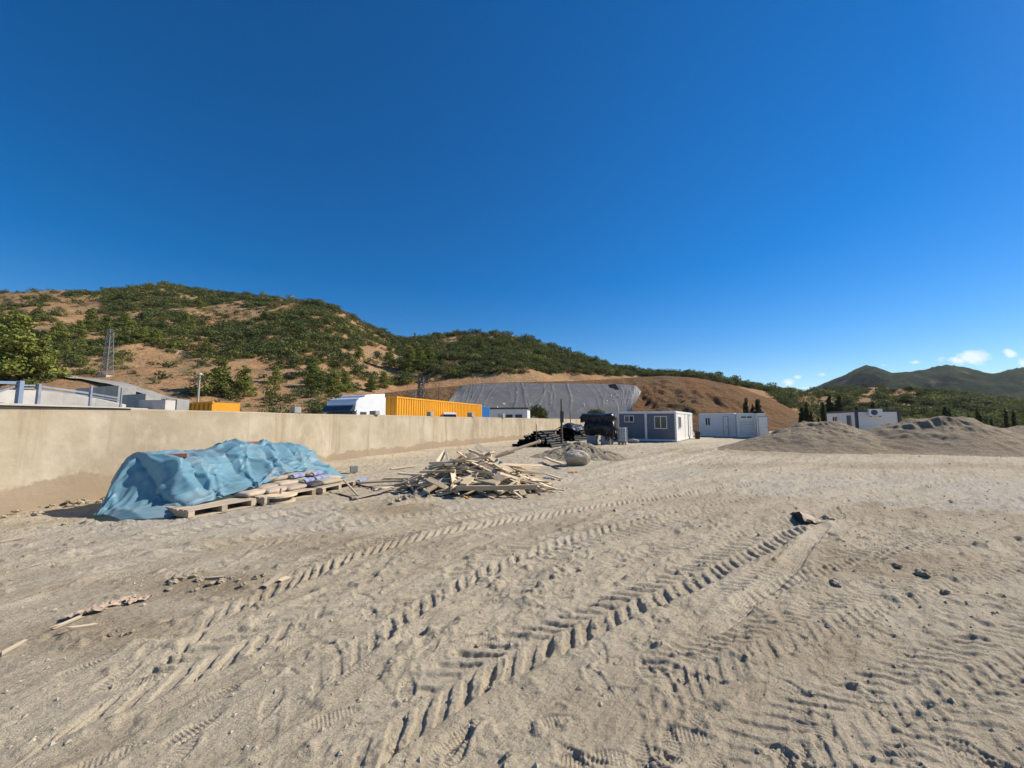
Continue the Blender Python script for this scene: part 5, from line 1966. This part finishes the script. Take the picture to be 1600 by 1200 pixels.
# the sheet as it hangs: at each station along the pile a section from the wall side over the top to the front hem (t, z)
STN = [
    (-.50, [(-.28, .02), (-.24, .05), (-.16, .06), (-.02, .07), (.10, .06), (.30, .05), (.45, .02)]),
    (-.36, [(-.42, .02), (-.36, .10), (-.26, .16), (-.15, .10), (.20, .14), (.55, .12), (.80, .02)]),
    (-.18, [(-.66, .02), (-.58, .28), (-.42, .38), (-.15, .20), (.25, .10), (.65, .13), (1.00, .02)]),
    (.02, [(-.85, .02), (-.76, .60), (-.50, .72), (-.10, .36), (.28, .15), (.72, .14), (1.10, .04)]),
    (.18, [(-1.0, .02), (-.86, .88), (-.52, .98), (-.06, .62), (.28, .26), (.78, .17), (1.14, .12)]),
    (.28, [(-1.08, .02), (-.84, .95), (-.45, 1.03), (.02, .82), (.32, .40), (.80, .21), (1.16, .17)]),
    (.44, [(-1.08, .02), (-.82, .95), (-.40, 1.02), (.24, .97), (.56, .66), (.86, .33), (1.17, .19)]),
    (.62, [(-1.08, .02), (-.82, .93), (-.40, .99), (.16, .90), (.44, .58), (.82, .28), (1.17, .22)]),
    (.82, [(-1.08, .02), (-.82, .93), (-.40, 1.00), (.20, .93), (.50, .62), (.86, .34), (1.16, .25)]),
    (1.04, [(-1.08, .02), (-.82, .92), (-.40, .99), (.14, .86), (.40, .55), (.80, .33), (1.14, .27)]),
    (1.28, [(-1.08, .02), (-.80, .90), (-.38, .97), (.10, .85), (.42, .52), (.82, .36), (1.12, .28)]),
    (1.50, [(-1.08, .02), (-.78, .95), (-.36, 1.02), (.06, .90), (.36, .54), (.78, .36), (1.10, .29)]),
    (1.72, [(-1.08, .02), (-.74, 1.02), (-.30, 1.10), (.10, .98), (.44, .62), (.80, .40), (1.06, .31)]),
    (1.92, [(-1.08, .02), (-.72, 1.06), (-.22, 1.19), (.14, 1.02), (.38, .68), (.74, .44), (1.00, .36)]),
    (2.10, [(-1.08, .02), (-.72, 1.05), (-.25, 1.16), (.20, 1.00), (.52, .72), (.78, .52), (.95, .42)]),
    (2.30, [(-1.08, .02), (-.72, 1.04), (-.30, 1.12), (.10, .96), (.36, .66), (.70, .48), (.90, .45)]),
    (2.52, [(-1.08, .02), (-.72, 1.03), (-.30, 1.10), (.20, 1.00), (.50, .74), (.74, .56), (.88, .46)]),
    (2.72, [(-1.08, .02), (-.72, 1.02), (-.30, 1.08), (.10, .95), (.34, .68), (.66, .50), (.84, .46)]),
    (2.95, [(-1.08, .02), (-.72, 1.02), (-.30, 1.08), (.18, .98), (.48, .72), (.70, .56), (.82, .45)]),
    (3.16, [(-1.08, .02), (-.72, 1.01), (-.30, 1.06), (.08, .92), (.34, .62), (.62, .48), (.80, .43)]),
    (3.42, [(-1.08, .02), (-.70, 1.00), (-.30, 1.06), (.14, .93), (.44, .66), (.64, .50), (.78, .40)]),
    (3.64, [(-1.08, .02), (-.70, .97), (-.30, 1.03), (.06, .86), (.34, .56), (.58, .42), (.76, .35)]),
    (3.86, [(-1.06, .02), (-.68, .94), (-.30, 1.00), (.10, .84), (.38, .58), (.60, .40), (.74, .30)]),
    (4.08, [(-1.04, .02), (-.64, .86), (-.28, .92), (.04, .72), (.30, .44), (.52, .30), (.70, .22)]),
    (4.28, [(-1.0, .02), (-.58, .70), (-.26, .78), (.05, .60), (.30, .36), (.50, .22), (.66, .14)]),
    (4.48, [(-.95, .02), (-.54, .50), (-.24, .58), (.0, .42), (.26, .24), (.46, .14), (.60, .05)]),
    (4.70, [(-.85, .02), (-.50, .34), (-.22, .40), (.02, .30), (.26, .16), (.42, .08), (.56, .03)]),
    (4.92, [(-.70, .02), (-.45, .18), (-.20, .24), (.02, .16), (.22, .08), (.36, .04), (.48, .02)]),
    (5.06, [(-.50, .02), (-.35, .05), (-.18, .08), (.02, .06), (.18, .04), (.28, .03), (.38, .015)]),
]


def crom(p, n):
    """smooth curve through control points p (k,d)"""
    k = len(p)
    u_ = np.linspace(0, k - 1, n)
    i_ = np.clip(u_.astype(int), 0, k - 2)
    f_ = (u_ - i_)[:, None]
    p0, p1, p2, p3 = p[np.maximum(i_ - 1, 0)], p[i_], p[i_ + 1], p[np.minimum(i_ + 2, k - 1)]
    return .5 * (2 * p1 + (p2 - p0) * f_ + (2 * p0 - 5 * p1 + 4 * p2 - p3) * f_ ** 2 + (3 * p1 - p0 - 3 * p2 + p3) * f_ ** 3)


nv = 110
rc = np.random.default_rng(15)
sec = []
for k_, (s0_, prof) in enumerate(STN):
    pr = np.array(prof)
    if 3 < k_ < len(STN) - 3:
        pr[2:6] += rc.normal(0, .016, (4, 2))
    c_ = crom(pr, nv)
    # slanting folds: the station line itself wanders
    sl_ = s0_ + .10 * np.sin(np.linspace(0, 3.2, nv) + k_ * 1.7) * (3 < k_ < len(STN) - 3) * np.linspace(.2, 1, nv)
    sec.append(np.concatenate([sl_[:, None], c_], 1))
sec = np.array(sec)
rep = 7
nu = (len(STN) - 1) * rep + 1
fu = np.linspace(0, len(STN) - 1, nu)
i0 = np.clip(fu.astype(int), 0, len(STN) - 2)
fa = (fu - i0)[:, None, None]
Xl = sec[i0] * (1 - fa) + sec[i0 + 1] * fa
fs_ = fa * fa * (3 - 2 * fa)
X = .72 * Xl + .28 * (sec[i0] * (1 - fs_) + sec[i0 + 1] * fs_)
dU = np.gradient(X, axis=0)
dV = np.gradient(X, axis=1)
Nn = np.cross(dV, dU)
Nn /= np.linalg.norm(Nn, axis=-1, keepdims=True) + 1e-9
if Nn[nu // 2, nv // 2, 2] < 0:
    Nn = -Nn
gu, gv = np.meshgrid(X[:, nv // 2, 0], np.linspace(0, 3.3, nv), indexing='ij')
wu = gu + .30 * fbm(gu / .9, gv / .9, 2, 61)
r1 = 1 - np.abs(fbm(wu / .42, gv / 1.6, 2, 62))
r2 = 1 - np.abs(fbm(gu / 1.2 + gv / 1.0, gv / .5 - gu / 1.6, 1, 63))
r3 = 1 - np.abs(fbm(gu / 1.1 - gv / .9, gv / .55 + gu / 1.4, 1, 67))
cre = .20 * np.clip(r1 - .82, 0, 1) + .16 * np.clip(r2 - .86, 0, 1) + .16 * np.clip(r3 - .87, 0, 1) + .004 * fbm(gu / .25, gv / .22, 3, 64)
for k_ in range(10):
    an_ = rc.normal(.5, .7)
    fq = rc.uniform(.6, 1.6)
    ph_ = (gu * math.cos(an_) + gv * math.sin(an_)) * fq + rc.random() + .08 * fbm(gu / 1.3, gv / 1.3, 2, 300 + k_)
    tri = np.abs((ph_ % 1.0) - .5) * 2
    mk = sstep(.45, .65, vn(gu / 1.2 + k_ * 7, gv / .9 + k_ * 3, 400 + k_))
    cre = cre + mk * np.clip(tri - .84, 0, 1) * rc.uniform(.14, .30)
up = sstep(.05, .30, X[..., 2])
X = X + Nn * (cre * (.3 + .7 * up))[..., None]
# ragged hem
X[:, -1, :2] += .02 * np.stack([fbm(gu[:, -1] / .12, gu[:, -1] * 0, 2, 5), fbm(gu[:, -1] / .16, gu[:, -1] * 0 + 3, 2, 6)], -1)
X[..., 2] = np.maximum(X[..., 2], .010)
wv = np.array([TO + E1 * a + E2 * b_ for a, b_ in zip(X[..., 0].ravel(), X[..., 1].ravel())])
gzv = ground_low(wv[:, 0], wv[:, 1])
wv[:, 2] = X[..., 2].ravel() + gzv * (X[..., 2].ravel() < .2) + .012
wv -= np.array(TO)
tp_ = link('tarpaulin', rawmesh('tarpaulin', wv, gridfaces(nu, nv), True), 'tarp_blue', None, TO)
tag(tp_, 'dusty light blue tarpaulin draped over a long pile by the wall', 'tarpaulin')


def tarp_top(s, t_):
    d_ = (X[..., 0] - s) ** 2 + (X[..., 1] - t_) ** 2
    return float(X[..., 2].ravel()[np.argmin(d_)])


for (s, t_, rz, L_, lab) in [(.62, -.05, .5, .34, 'red brick weighing down the near end of the tarpaulin'), (2.55, -.40, .9, .26, 'small red brick on the back ridge of the tarpaulin')]:
    mb = MB().box(-L_ / 2, L_ / 2, -.05, .05, 0, .075)
    p = L2W(s, t_, tarp_top(s, t_) + .015)
    o = mb.build('brick', 'brick_red', None, p, rz, bevel=.006)
    tag(o, lab, 'brick')


def pallet(s, t_, rz, label, z=0.0, n=7, L_=1.2, W_=1.0, m_='wood_grey'):
    p = L2W(s, t_)
    th = thing('pallet', label, 'pallet', (p.x, p.y, gl(p.x, p.y) + z), PI / 2 - ya + rz, 'wooden pallets')
    for k in range(n):
        y = -W_ / 2 + W_ * (k + .5) / n
        w = W_ / n * .42
        o = MB().box(-L_ / 2 + random.uniform(-.015, .015), L_ / 2 + random.uniform(-.015, .015), y - w, y + w, .125, .15).build('deck_board', m_, th, bevel=.003)
    for x in (-L_ / 2 + .06, 0, L_ / 2 - .06):
        MB().box(x - .05, x + .05, -W_ / 2, W_ / 2, .022, .124).build('bearer', m_, th, bevel=.003)
    for y in (-W_ / 2 + .06, 0, W_ / 2 - .06):
        MB().box(-L_ / 2, L_ / 2, y - .05, y + .05, 0, .021).build('base_board', m_, th)
    return th


pallet(.55, 1.02, -.10, 'pale pallet under the near end of the tarpaulin', .01)
pallet(1.80, 1.28, -.12, 'pallet behind the round wooden reel, bags on it', .012)
pallet(3.02, 1.38, .06, 'far pallet carrying dusty paper bags', .01)
pallet(1.2, -.15, .0, 'pallet deep under the tarpaulin near the wall', .0)
pallet(3.3, -.1, .0, 'pallet under the far half of the tarpaulin', .0)


def bag_mesh(seed, l=.60, w=.38, h=.12):
    n = 12
    r = np.random.default_rng(seed)
    V, Fq = [], []
    g_ = np.linspace(-1, 1, n)
    for sgn in (1, -1):
        for a in g_:
            for b_ in g_:
                e = max(0, (1 - abs(a) ** 3.2)) ** .42 * max(0, (1 - abs(b_) ** 3.0)) ** .42
                z = sgn * h / 2 * e * (1 + .25 * float(fbm(np.array([a * 1.8 + seed]), np.array([b_ * 1.8]), 3, seed)[0])) + h / 2
                V.append((a * l / 2 * (1 - .05 * b_ * b_), b_ * w / 2 * (1 - .04 * a * a), z))
    f = gridfaces(n, n)
    Fq = np.concatenate([f[:, ::-1], f + n * n])
    me = bpy.data.meshes.new('bag')
    me.from_pydata(V, [], Fq.tolist())
    bm = bmesh.new()
    bm.from_mesh(me)
    bmesh.ops.remove_doubles(bm, verts=bm.verts, dist=.004)
    bmesh.ops.recalc_face_normals(bm, faces=bm.faces)
    bm.to_mesh(me)
    bm.free()
    for p in me.polygons:
        p.use_smooth = True
    return me


BAGM = [bag_mesh(i) for i in range(5)]


def bag(s, t_, z, rz, m_, label, pr=False, sc=1.0, tilt=0.0):
    p = L2W(s, t_, z)
    o = bpy.data.objects.new('cement_bag', BAGM[random.randrange(5)].copy())
    o.data.materials.clear()
    o.data.materials.append(MATS[m_])
    COL.objects.link(o)
    o.location = p
    o.rotation_euler = (tilt, 0, PI / 2 - ya + rz)
    o.scale = (sc, sc, sc)
    tag(o, label, 'bag', 'paper cement bags on the pallets')
    if pr:
        # printed stripe along the near side of the bag, hugging its flank
        V = []
        for x in np.linspace(-.24, .24, 9):
            for (y, zz) in ((-.205, .035), (-.208, .065), (-.175, .10), (-.12, .122)):
                V.append((x, y, zz))
        q = link('printed_band', rawmesh('printed_band', np.array(V), gridfaces(9, 4), True), 'print_blue', o)
    return o


bag(1.30, 1.22, .165, .1, 'bag_paper', 'pinkish paper bag at the near end of the bag row')
bag(1.72, 1.34, .165, -.1, 'bag_paper', 'pinkish paper bag, second from the near end')
bag(2.10, 1.42, .165, .05, 'bag_paper', 'paper bag in front of the dark one on the pallet')
bag(1.75, 1.02, .20, .15, 'bag_paper', 'paper bag half under the tarpaulin edge')
bag(2.25, 1.05, .22, -.1, 'bag_paper', 'paper bag on the second row near the tarpaulin')
bag(2.60, 1.50, .165, .1, 'bag_dark', 'dark bag at the front of the middle pallet')
bag(3.02, 1.52, .165, -.06, 'bag_dust', 'dusty tan bag at the front of the far pallet', sc=1.12)
bag(2.68, 1.12, .23, .25, 'bag_dust', 'paper bag with blue print in the second row', True)
bag(3.10, 1.10, .23, .1, 'bag_paper', 'paper bag with blue printed side on the far pallet', True)
bag(3.0, 1.02, .345, .3, 'bag_paper', 'upper bag with blue printed side at the top of the stack', True)
bag(2.62, .92, .34, .05, 'bag_dust', 'top bag against the tarpaulin with blue print', True)
bag(3.5, 1.12, .165, -.2, 'bag_paper', 'plain paper bag at the far end of the stack')
bag(3.95, 1.60, .06, .35, 'bag_dust', 'lone bag with blue print beyond the far pallet', True)
bag(2.2, .80, .33, -.2, 'bag_paper', 'upper paper bag tucked into the tarpaulin fold')

# round wooden reel lying in front of the pallets
g = G(421, 790)
rl = thing('wooden_reel', 'round wooden cable reel lying flat in front of the pallets', 'reel', (g.x, g.y + .28, .02), .3)
MB().lathe([(.33, 0), (.33, .045), (.02, .046)], 30).build('flange', 'wood_pale', rl)
MB().lathe([(.20, .046), (.20, .125), (.02, .126)], 20).build('drum', 'wood_grey', rl)
MB().lathe([(.36, .126), (.36, .165), (.02, .166)], 30).build('flange', 'wood_pale', rl)
MB().tube((.05, 0, .166), (.05, .02, .27), .028, .024, 7).build('peg', 'wood_grey', rl)


# ------------------------------------------------------------------ timber pile
def plank_mesh(L_, w, h, seed):
    r = np.random.default_rng(seed)
    n = 5
    V = []
    bow = r.normal(0, .012) * L_
    for i in range(n):
        f_ = i / (n - 1)
        x = (f_ - .5) * L_
        zb = bow * math.sin(PI * f_)
        k = 1 - .12 * r.random() * (i in (0, n - 1))
        tw = r.normal(0, .03)
        for (y, z) in ((-w / 2, 0), (w / 2, 0), (w / 2, h), (-w / 2, h)):
            V.append((x + (r.normal(0, .02) if i in (0, n - 1) else 0), y * k, z + zb + y * tw))
    Fq = []
    for i in range(n - 1):
        for j in range(4):
            a = i * 4 + j
            b_ = i * 4 + (j + 1) % 4
            Fq.append((a, b_, b_ + 4, a + 4))
    Fq += [(3, 2, 1, 0), (4 * n - 4, 4 * n - 3, 4 * n - 2, 4 * n - 1)]
    me = rawmesh('plank', np.array(V), np.array(Fq))
    bm = bmesh.new()
    bm.from_mesh(me)
    bmesh.ops.recalc_face_normals(bm, faces=bm.faces)
    bm.to_mesh(me)
    bm.free()
    return me


PC = Vector((-.95, 10.5, 0))
PLK = []
for i in range(22):
    L_ = [1.2, 1.6, 2.0, 2.5, .8][i % 5] * random.uniform(.85, 1.15)
    w = random.choice([.05, .07, .10, .14, .19])
    h = random.choice([.022, .025, .035, .05])
    me = plank_mesh(L_, w, h, 500 + i)
    me.materials.append(MATS['wood_pale' if i % 4 else 'wood_grey'])
    PLK.append((me, L_, h))


def pile_h(dx, dy):
    q = math.hypot(dx / 1.95, dy / 1.4)
    return max(0.0, .86 * (1 - q ** 1.3))


for i in range(165):
    while True:
        a = random.uniform(0, 2 * PI)
        q = random.random() ** .6
        dx, dy = 1.78 * q * math.cos(a), 1.25 * q * math.sin(a)
        if dx < 1.7 or random.random() < .4:
            break
    me, L_, h = PLK[random.randrange(22)]
    if q > .72 and L_ > 1.7:
        me, L_, h = PLK[random.choice([0, 4, 5, 9, 10, 14])]
    H = pile_h(dx, dy)
    lvl = random.random() ** .55
    yaw = random.choice([random.gauss(.15, .45), random.gauss(.6, .4), random.gauss(-.6, .4), random.uniform(0, PI)])
    # lean follows the flank of the heap
    ex_, ey = math.cos(yaw), math.sin(yaw)
    e = .4
    slope = (pile_h(dx + ex_ * e, dy + ey * e) - pile_h(dx - ex_ * e, dy - ey * e)) / (2 * e) * lvl
    pit = math.atan(slope) * .85 + random.gauss(0, .09)
    z = max(H * lvl, .02)
    z = max(z, abs(math.sin(pit)) * L_ / 2 * .55 + .015)
    x, y = PC.x + dx, PC.y + dy
    o = link('plank', me, None, None, (x, y, z + gl(x, y)))
    o.rotation_euler = Euler((random.gauss(0, .22), -pit, yaw), 'XYZ')
    wd_ = me.vertices[1].co.y - me.vertices[0].co.y
    ds = ('long ' if L_ > 1.6 else ('short ' if L_ < 1.0 else 'medium ')) + ('broad' if wd_ > .12 else 'narrow')
    ps = ['at the left tip', 'on the left flank', 'near the middle', 'on the right flank', 'at the right tip'][min(4, int((dx + 2.0) / .8))]
    fb_ = 'towards the wall' if dy > .35 else ('at the front' if dy < -.35 else 'along the ridge')
    tag(o, ds + (' pale' if me.materials[0].name == 'wood_pale' else ' grey') + ' timber pile offcut ' + ps + ' ' + fb_ + (' on top' if lvl > .8 else ' underneath'), 'plank', 'offcuts in the timber pile')


def board(p0, p1, w, h, label, m_='wood_pale', roll=0.0, name='plank', group=None):
    p0, p1 = Vector(p0), Vector(p1)
    d_ = p1 - p0
    me = plank_mesh(d_.length, w, h, random.randrange(9999))
    o = link(name, me, m_, None, (p0 + p1) / 2)
    q = d_.to_track_quat('X', 'Z') @ Euler((roll, 0, 0)).to_quaternion()
    o.rotation_mode = 'QUATERNION'
    o.rotation_quaternion = q
    return tag(o, label, 'plank', group)


board(P(731, 711, 10.7), P(784, 751, 9.45), .20, .035, 'wide pale board slanting down the front of the timber pile', roll=.45)
board(P(712, 766, 9.15), P(838, 764, 9.2), .10, .10, 'squared timber lying along the front foot of the pile')
board(P(745, 697, 11.0), P(767, 710, 10.6), .20, .03, 'short wide board sticking up from the top of the pile', roll=.5)
board(P(672, 726, 10.2), P(768, 714, 10.5), .07, .07, 'long thin batten across the top left of the pile')
board(P(658, 739, 9.8), P(712, 737, 9.8), .11, .05, 'batten laid level across the left flank of the pile')
board(P(622, 741, 10.0), P(662, 743, 9.6), .09, .04, 'short board at the far left tip of the pile')
board(P(696, 705, 10.9), P(702, 728, 10.2), .06, .04, 'short upright stick leaning at the left of the pile', roll=.4)
board(P(683, 723, 10.5), P(696, 706, 10.9), .14, .03, 'pale board end leaning up at the left of the pile', roll=.9)
board(P(668, 748, 9.5), P(698, 763, 9.2), .13, .025, 'bent pale board at the lower left foot of the pile', roll=.5)
board(P(780, 741, 9.8), P(812, 751, 9.6), .10, .04, 'short board low on the right face of the pile', roll=.3)
board(P(775, 768, 9.25), P(772, 755, 9.6), .06, .04, 'stub poking out under the front timber')
board(P(795, 760, 9.3), P(818, 745, 9.7), .05, .03, 'thin lath leaning on the right foot of the pile')
board(P(800, 768, 9.15), P(815, 779, 8.9), .05, .03, 'thin lath lying in front of the pile on the sand')
po = MB().tube(P(735, 725, 10.5), P(842, 690, 11.8), .045, .04, 8).tube(P(841, 690.3, 11.8), P(843.5, 689.5, 11.85), .06, .06, 8).build('round_pole', 'wood_grey')
tag(po, 'long round pole pointing up to the right from the pile', 'pole')
for k in range(9):
    a = P(768 + k * 4 + random.uniform(-4, 4), 712 + k * 1.2, 12.0 - k * .15)
    b_ = P(838 + random.uniform(-18, 16), 701 + k * 2.2, 13.2 - k * .28)
    a.z, b_.z = .30 + .012 * (9 - k) + random.uniform(-.05, .04), .22 + random.uniform(-.06, .05)
    board(a, b_, random.uniform(.14, .22), .028, 'long pale board in the flat stack at the right of the pile', group='flat boards right of the timber pile', roll=random.gauss(0, .12))
board(G(852, 716, .16), G(882, 727, .12), .14, .06, 'short plank lying on the soil left of the boulder')
board(G(855, 742, .05), G(877, 749, .04), .09, .03, 'short plank on the ground right of the pile')
board(G(842, 764.5, .03), G(866, 764, .03), .05, .025, 'thin lath on the ground beyond the front timber end')
# scraps left of the pile
board(G(560, 756, .10), G(655, 752, .08), .10, .04, 'long dark board lying between the bags and the pile', 'wood_grey')
board(G(585, 766, .04), G(640, 757, .05), .10, .03, 'pale board flat on the ground left of the pile')
board(G(555, 779, .03), G(613, 763, .10), .12, .02, 'bleached bent strip on the ground by the far pallet', 'wood_grey')
board(G(536, 750, .30), G(559, 775, .02), .035, .03, 'thin stick leaning against the far pallet', 'wood_grey')
board(G(600, 748, .03), G(660, 748, .03), .16, .03, 'wide board half buried beside the pile')
board(G(616, 770, .03), G(640, 764, .03), .06, .03, 'small scrap of wood beside the sandy bump')
board(G(610, 733, .02), G(650, 728, .02), .12, .03, 'pale scrap board near the foot of the wall')
tag(MB().poly([G(530, 772, .02), G(548, 777, .03), G(552, 783, .02)], .02, 6).build('bent_rod', 'rusty'), 'short bent steel rod just in front of the far pallet', 'rod')
tag(MB().poly([G(552, 756, .04), G(585, 763, .05), G(614, 766, .03)], .018, 6).build('bent_rod', 'rusty'), 'long bent dark steel rod between the far pallet and the timber', 'rod')
g = G(547, 741)
tag(MB().box(-.12, .12, -.09, .09, 0, .22).build('concrete_block', 'concrete', None, (g.x, g.y + .3, .02), .5, bevel=.01), 'small grey block standing beyond the bags by the wall', 'block')
bbk = G(560, 741)

# ------------------------------------------------------------------ litter
def crumple(nx, ny, w, l, amp, seed, curl=0.0):
    r_ = np.random.default_rng(seed)
    a, b_ = np.meshgrid(np.linspace(-.5, .5, nx), np.linspace(-.5, .5, ny), indexing='ij')
    z = amp * np.abs(fbm(a * 5 + seed, b_ * 5, 3, seed)) + amp * .5 * fbm(a * 9, b_ * 9 + seed, 2, seed + 2)
    x, y = a * w * (1 + .1 * fbm(b_ * 3, a, 2, seed)), b_ * l * (1 + .15 * fbm(a * 4, b_, 2, seed + 1))
    z = z + curl * (np.abs(a) * 2) ** 2.5
    return np.stack([x, y, z + .015], -1).reshape(-1, 3), gridfaces(nx, ny)


g = G(1265, 813)
tb = thing('torn_bag', 'torn empty paper cement bag lying on the open sand', 'bag', (g.x, g.y, gz(g.x, g.y)), .1)
# upright flap, open mouth towards the left
V = []
for i in range(14):
    a = PI * .02 + PI * .92 * i / 13
    for j in range(8):
        f_ = j / 7
        rad = .15 * (1 - .30 * f_)
        V.append((-.17 + .30 * f_ * .9 - .03 * math.sin(a * 3), .05 + rad * 1.15 * math.cos(a), .012 + rad * 1.05 * math.sin(a) * (1 - .5 * f_ ** 2) + .01 * math.sin(i * 2.1 + j)))
fl = link('bag_mouth', rawmesh('bag_mouth', np.array(V), gridfaces(14, 8), True), 'bag_paper', tb)
V = [(-.175, .05 + .14 * math.cos(q), .012 + .15 * max(0, math.sin(q))) for q in np.linspace(0, PI, 13)]
MB().add(V, [tuple(range(13))]).build('mouth_shade', 'bag_dark', tb)  # near-black sheet across the mouth, stands in for the shade inside the bag
V, Fq = crumple(18, 12, .46, .22, .07, 4, .05)
link('bag_sheet', rawmesh('bag_sheet', V, Fq, True), 'bag_paper', tb, (.10, -.04, 0), -.1)
V, Fq = crumple(14, 8, .30, .10, .06, 9, .05)
link('bag_flap', rawmesh('bag_flap', V, Fq, True), 'cloth_tan', tb, (.20, .08, .01), -.15)

for (px, py, w, l, m_, sd, lab, rz) in [(897, 737, .34, .2, 'plastic_orange', 3, 'crumpled orange plastic scrap in front of the boulder', .2), (856, 747, .22, .12, 'plastic_blue', 4, 'small blue plastic scrap right of the timber pile', .1),
                                        (837, 733, .18, .16, 'print_blue', 6, 'torn bluish white wrapper on the right of the pile', .4), (165, 952, .20, .08, 'cloth_red', 8, 'faded red rag half buried in the sand', .9),
                                        (218, 941, .18, .08, 'cloth_red', 9, 'second faded red rag, right of the tan one', .9), (135, 962, .26, .09, 'cloth_tan', 10, 'tan rag half buried left of the red rag', .8),
                                        (190, 944, .20, .07, 'cloth_tan', 12, 'small tan cloth strip between the red rags', .8), (730, 779, .18, .05, 'plastic_orange', 13, 'thin orange strip on the sand before the pile', -.3),
                                        (530, 738, .16, .10, 'plastic_blue', 15, 'blue plastic scrap behind the bag stack', .3)]:
    g = G(px, py)
    V, Fq = crumple(14, 10, w, l, .05, sd)
    z = gz(g.x, g.y) + (.12 if px == 837 else .004)
    tag(link('rag' if m_.startswith('cloth') else 'plastic_scrap', rawmesh('scrap', V, Fq, True), m_, None, (g.x, g.y, z), rz), lab, 'litter')

for k, (a, b_, lab) in enumerate([((84, 985), (128, 967), 'half buried stick running left from the tan rag'), ((0, 1024), (34, 1008), 'short stick at the left edge in line with the rags'), ((110, 990), (152, 978), 'short stick below the tan rag'),
                                  ((414, 918), (440, 905), 'small dark plank tilted in the sand at mid left'), ((0, 850), (36, 842), 'thin stick at the far left under the wall'), ((322, 907), (350, 906), 'small dark stick beside the clods'),
                                  ((440, 908), (452, 903), 'pale splinter beside the dark plank'), ((600, 703), (640, 700), 'x'), ((745, 1010), (752, 1004), 'tiny straw on the sand')]):
    if lab == 'x':
        continue
    p0, p1 = G(*a), G(*b_)
    p0.z, p1.z = gz(p0.x, p0.y) + .008, gz(p1.x, p1.y) + (.045 if 'tilted' in lab else .012)
    board(p0, p1, .055 if 'plank' in lab else .022, .02, lab, 'wood_grey', roll=.3, name='stick')
cm_ = [rock_mesh('clod', 70 + i, 3, 2.2, .7) for i in range(4)]
for me in cm_:
    me.materials.append(MATS['rubble'])
CL = [(280, 908, .13), (296, 905, .12), (312, 909, .07), (270, 915, .07), (262, 925, .05), (330, 915, .06), (345, 912, .07), (305, 925, .05), (362, 905, .05), (372, 910, .05), (412, 900, .05), (1443, 899, .11), (1400, 885, .08), (875, 888, .06), (632, 781, .16), (622, 786, .12), (642, 777, .14), (612, 790, .10), (650, 772, .12),
      (1030, 1190, .05), (795, 1188, .03), (1305, 915, .09), (1480, 930, .07), (905, 893, .04), (190, 985, .05), (205, 990, .05), (175, 992, .04), (60, 805, .12), (135, 818, .10), (100, 822, .06), (400, 905, .06), (380, 918, .05)]
for i, (px, py, s_) in enumerate(CL):
    g = G(px, py)
    o = link('clod', cm_[i % 4], None, None, (g.x, g.y, gz(g.x, g.y) + s_ * .2), random.uniform(0, 6))
    o.scale = (s_ * 1.4, s_ * 1.2, s_)
    where = 'by the red rags' if px < 230 and py > 930 else 'under the wall at the left' if py < 830 and px < 200 else 'in the row of debris at mid left' if px < 460 else 'beside the left end of the timber pile' if px < 700 and py < 800 else 'on the open sand at the right' if px > 1290 else 'in the middle foreground'
    tag(o, ('large' if s_ > .09 else 'small') + ' dry clod of earth ' + where, 'clod', 'loose clods on the yard')

# ------------------------------------------------------------------ thin summer haze over the valley
hm = bpy.data.materials.new('haze')
hm.use_nodes = True
hm.node_tree.nodes.clear()
ho = hm.node_tree.nodes.new('ShaderNodeOutputMaterial')
hv = hm.node_tree.nodes.new('ShaderNodeVolumePrincipled')
hv.inputs['Color'].default_value = (.86, .92, 1.0, 1)
hv.inputs['Density'].default_value = .00004
hv.inputs['Anisotropy'].default_value = .2
hm.node_tree.links.new(hv.outputs[0], ho.inputs['Volume'])
MATS['haze'] = hm
hb = MB().box(-4800, 6900, -45, 2750, -8, 330).build('haze', 'haze')
tag(hb, kind='stuff')

# ------------------------------------------------------------------ tell look-alikes apart by their order in the view
NUM = ['first', 'second', 'third', 'fourth', 'fifth', 'sixth', 'seventh', 'eighth', 'ninth', 'tenth', 'eleventh', 'twelfth', 'thirteenth', 'fourteenth', 'fifteenth', 'sixteenth', 'seventeenth', 'eighteenth', 'nineteenth', 'twentieth']
same = {}
for o in bpy.data.objects:
    if o.parent is None and 'label' in o and 'category' in o:
        same.setdefault(o['label'], []).append(o)
for lab, obs in same.items():
    if 1 < len(obs) <= 20 and len(lab.replace('-', ' ').split()) <= 12:
        obs.sort(key=lambda o: o.location.x / max(o.location.y, .1))
        for k_, o in enumerate(obs):
            o['label'] = lab + ', ' + ('rightmost' if k_ == len(obs) - 1 else 'leftmost' if k_ == 0 else NUM[k_] + ' from the left')
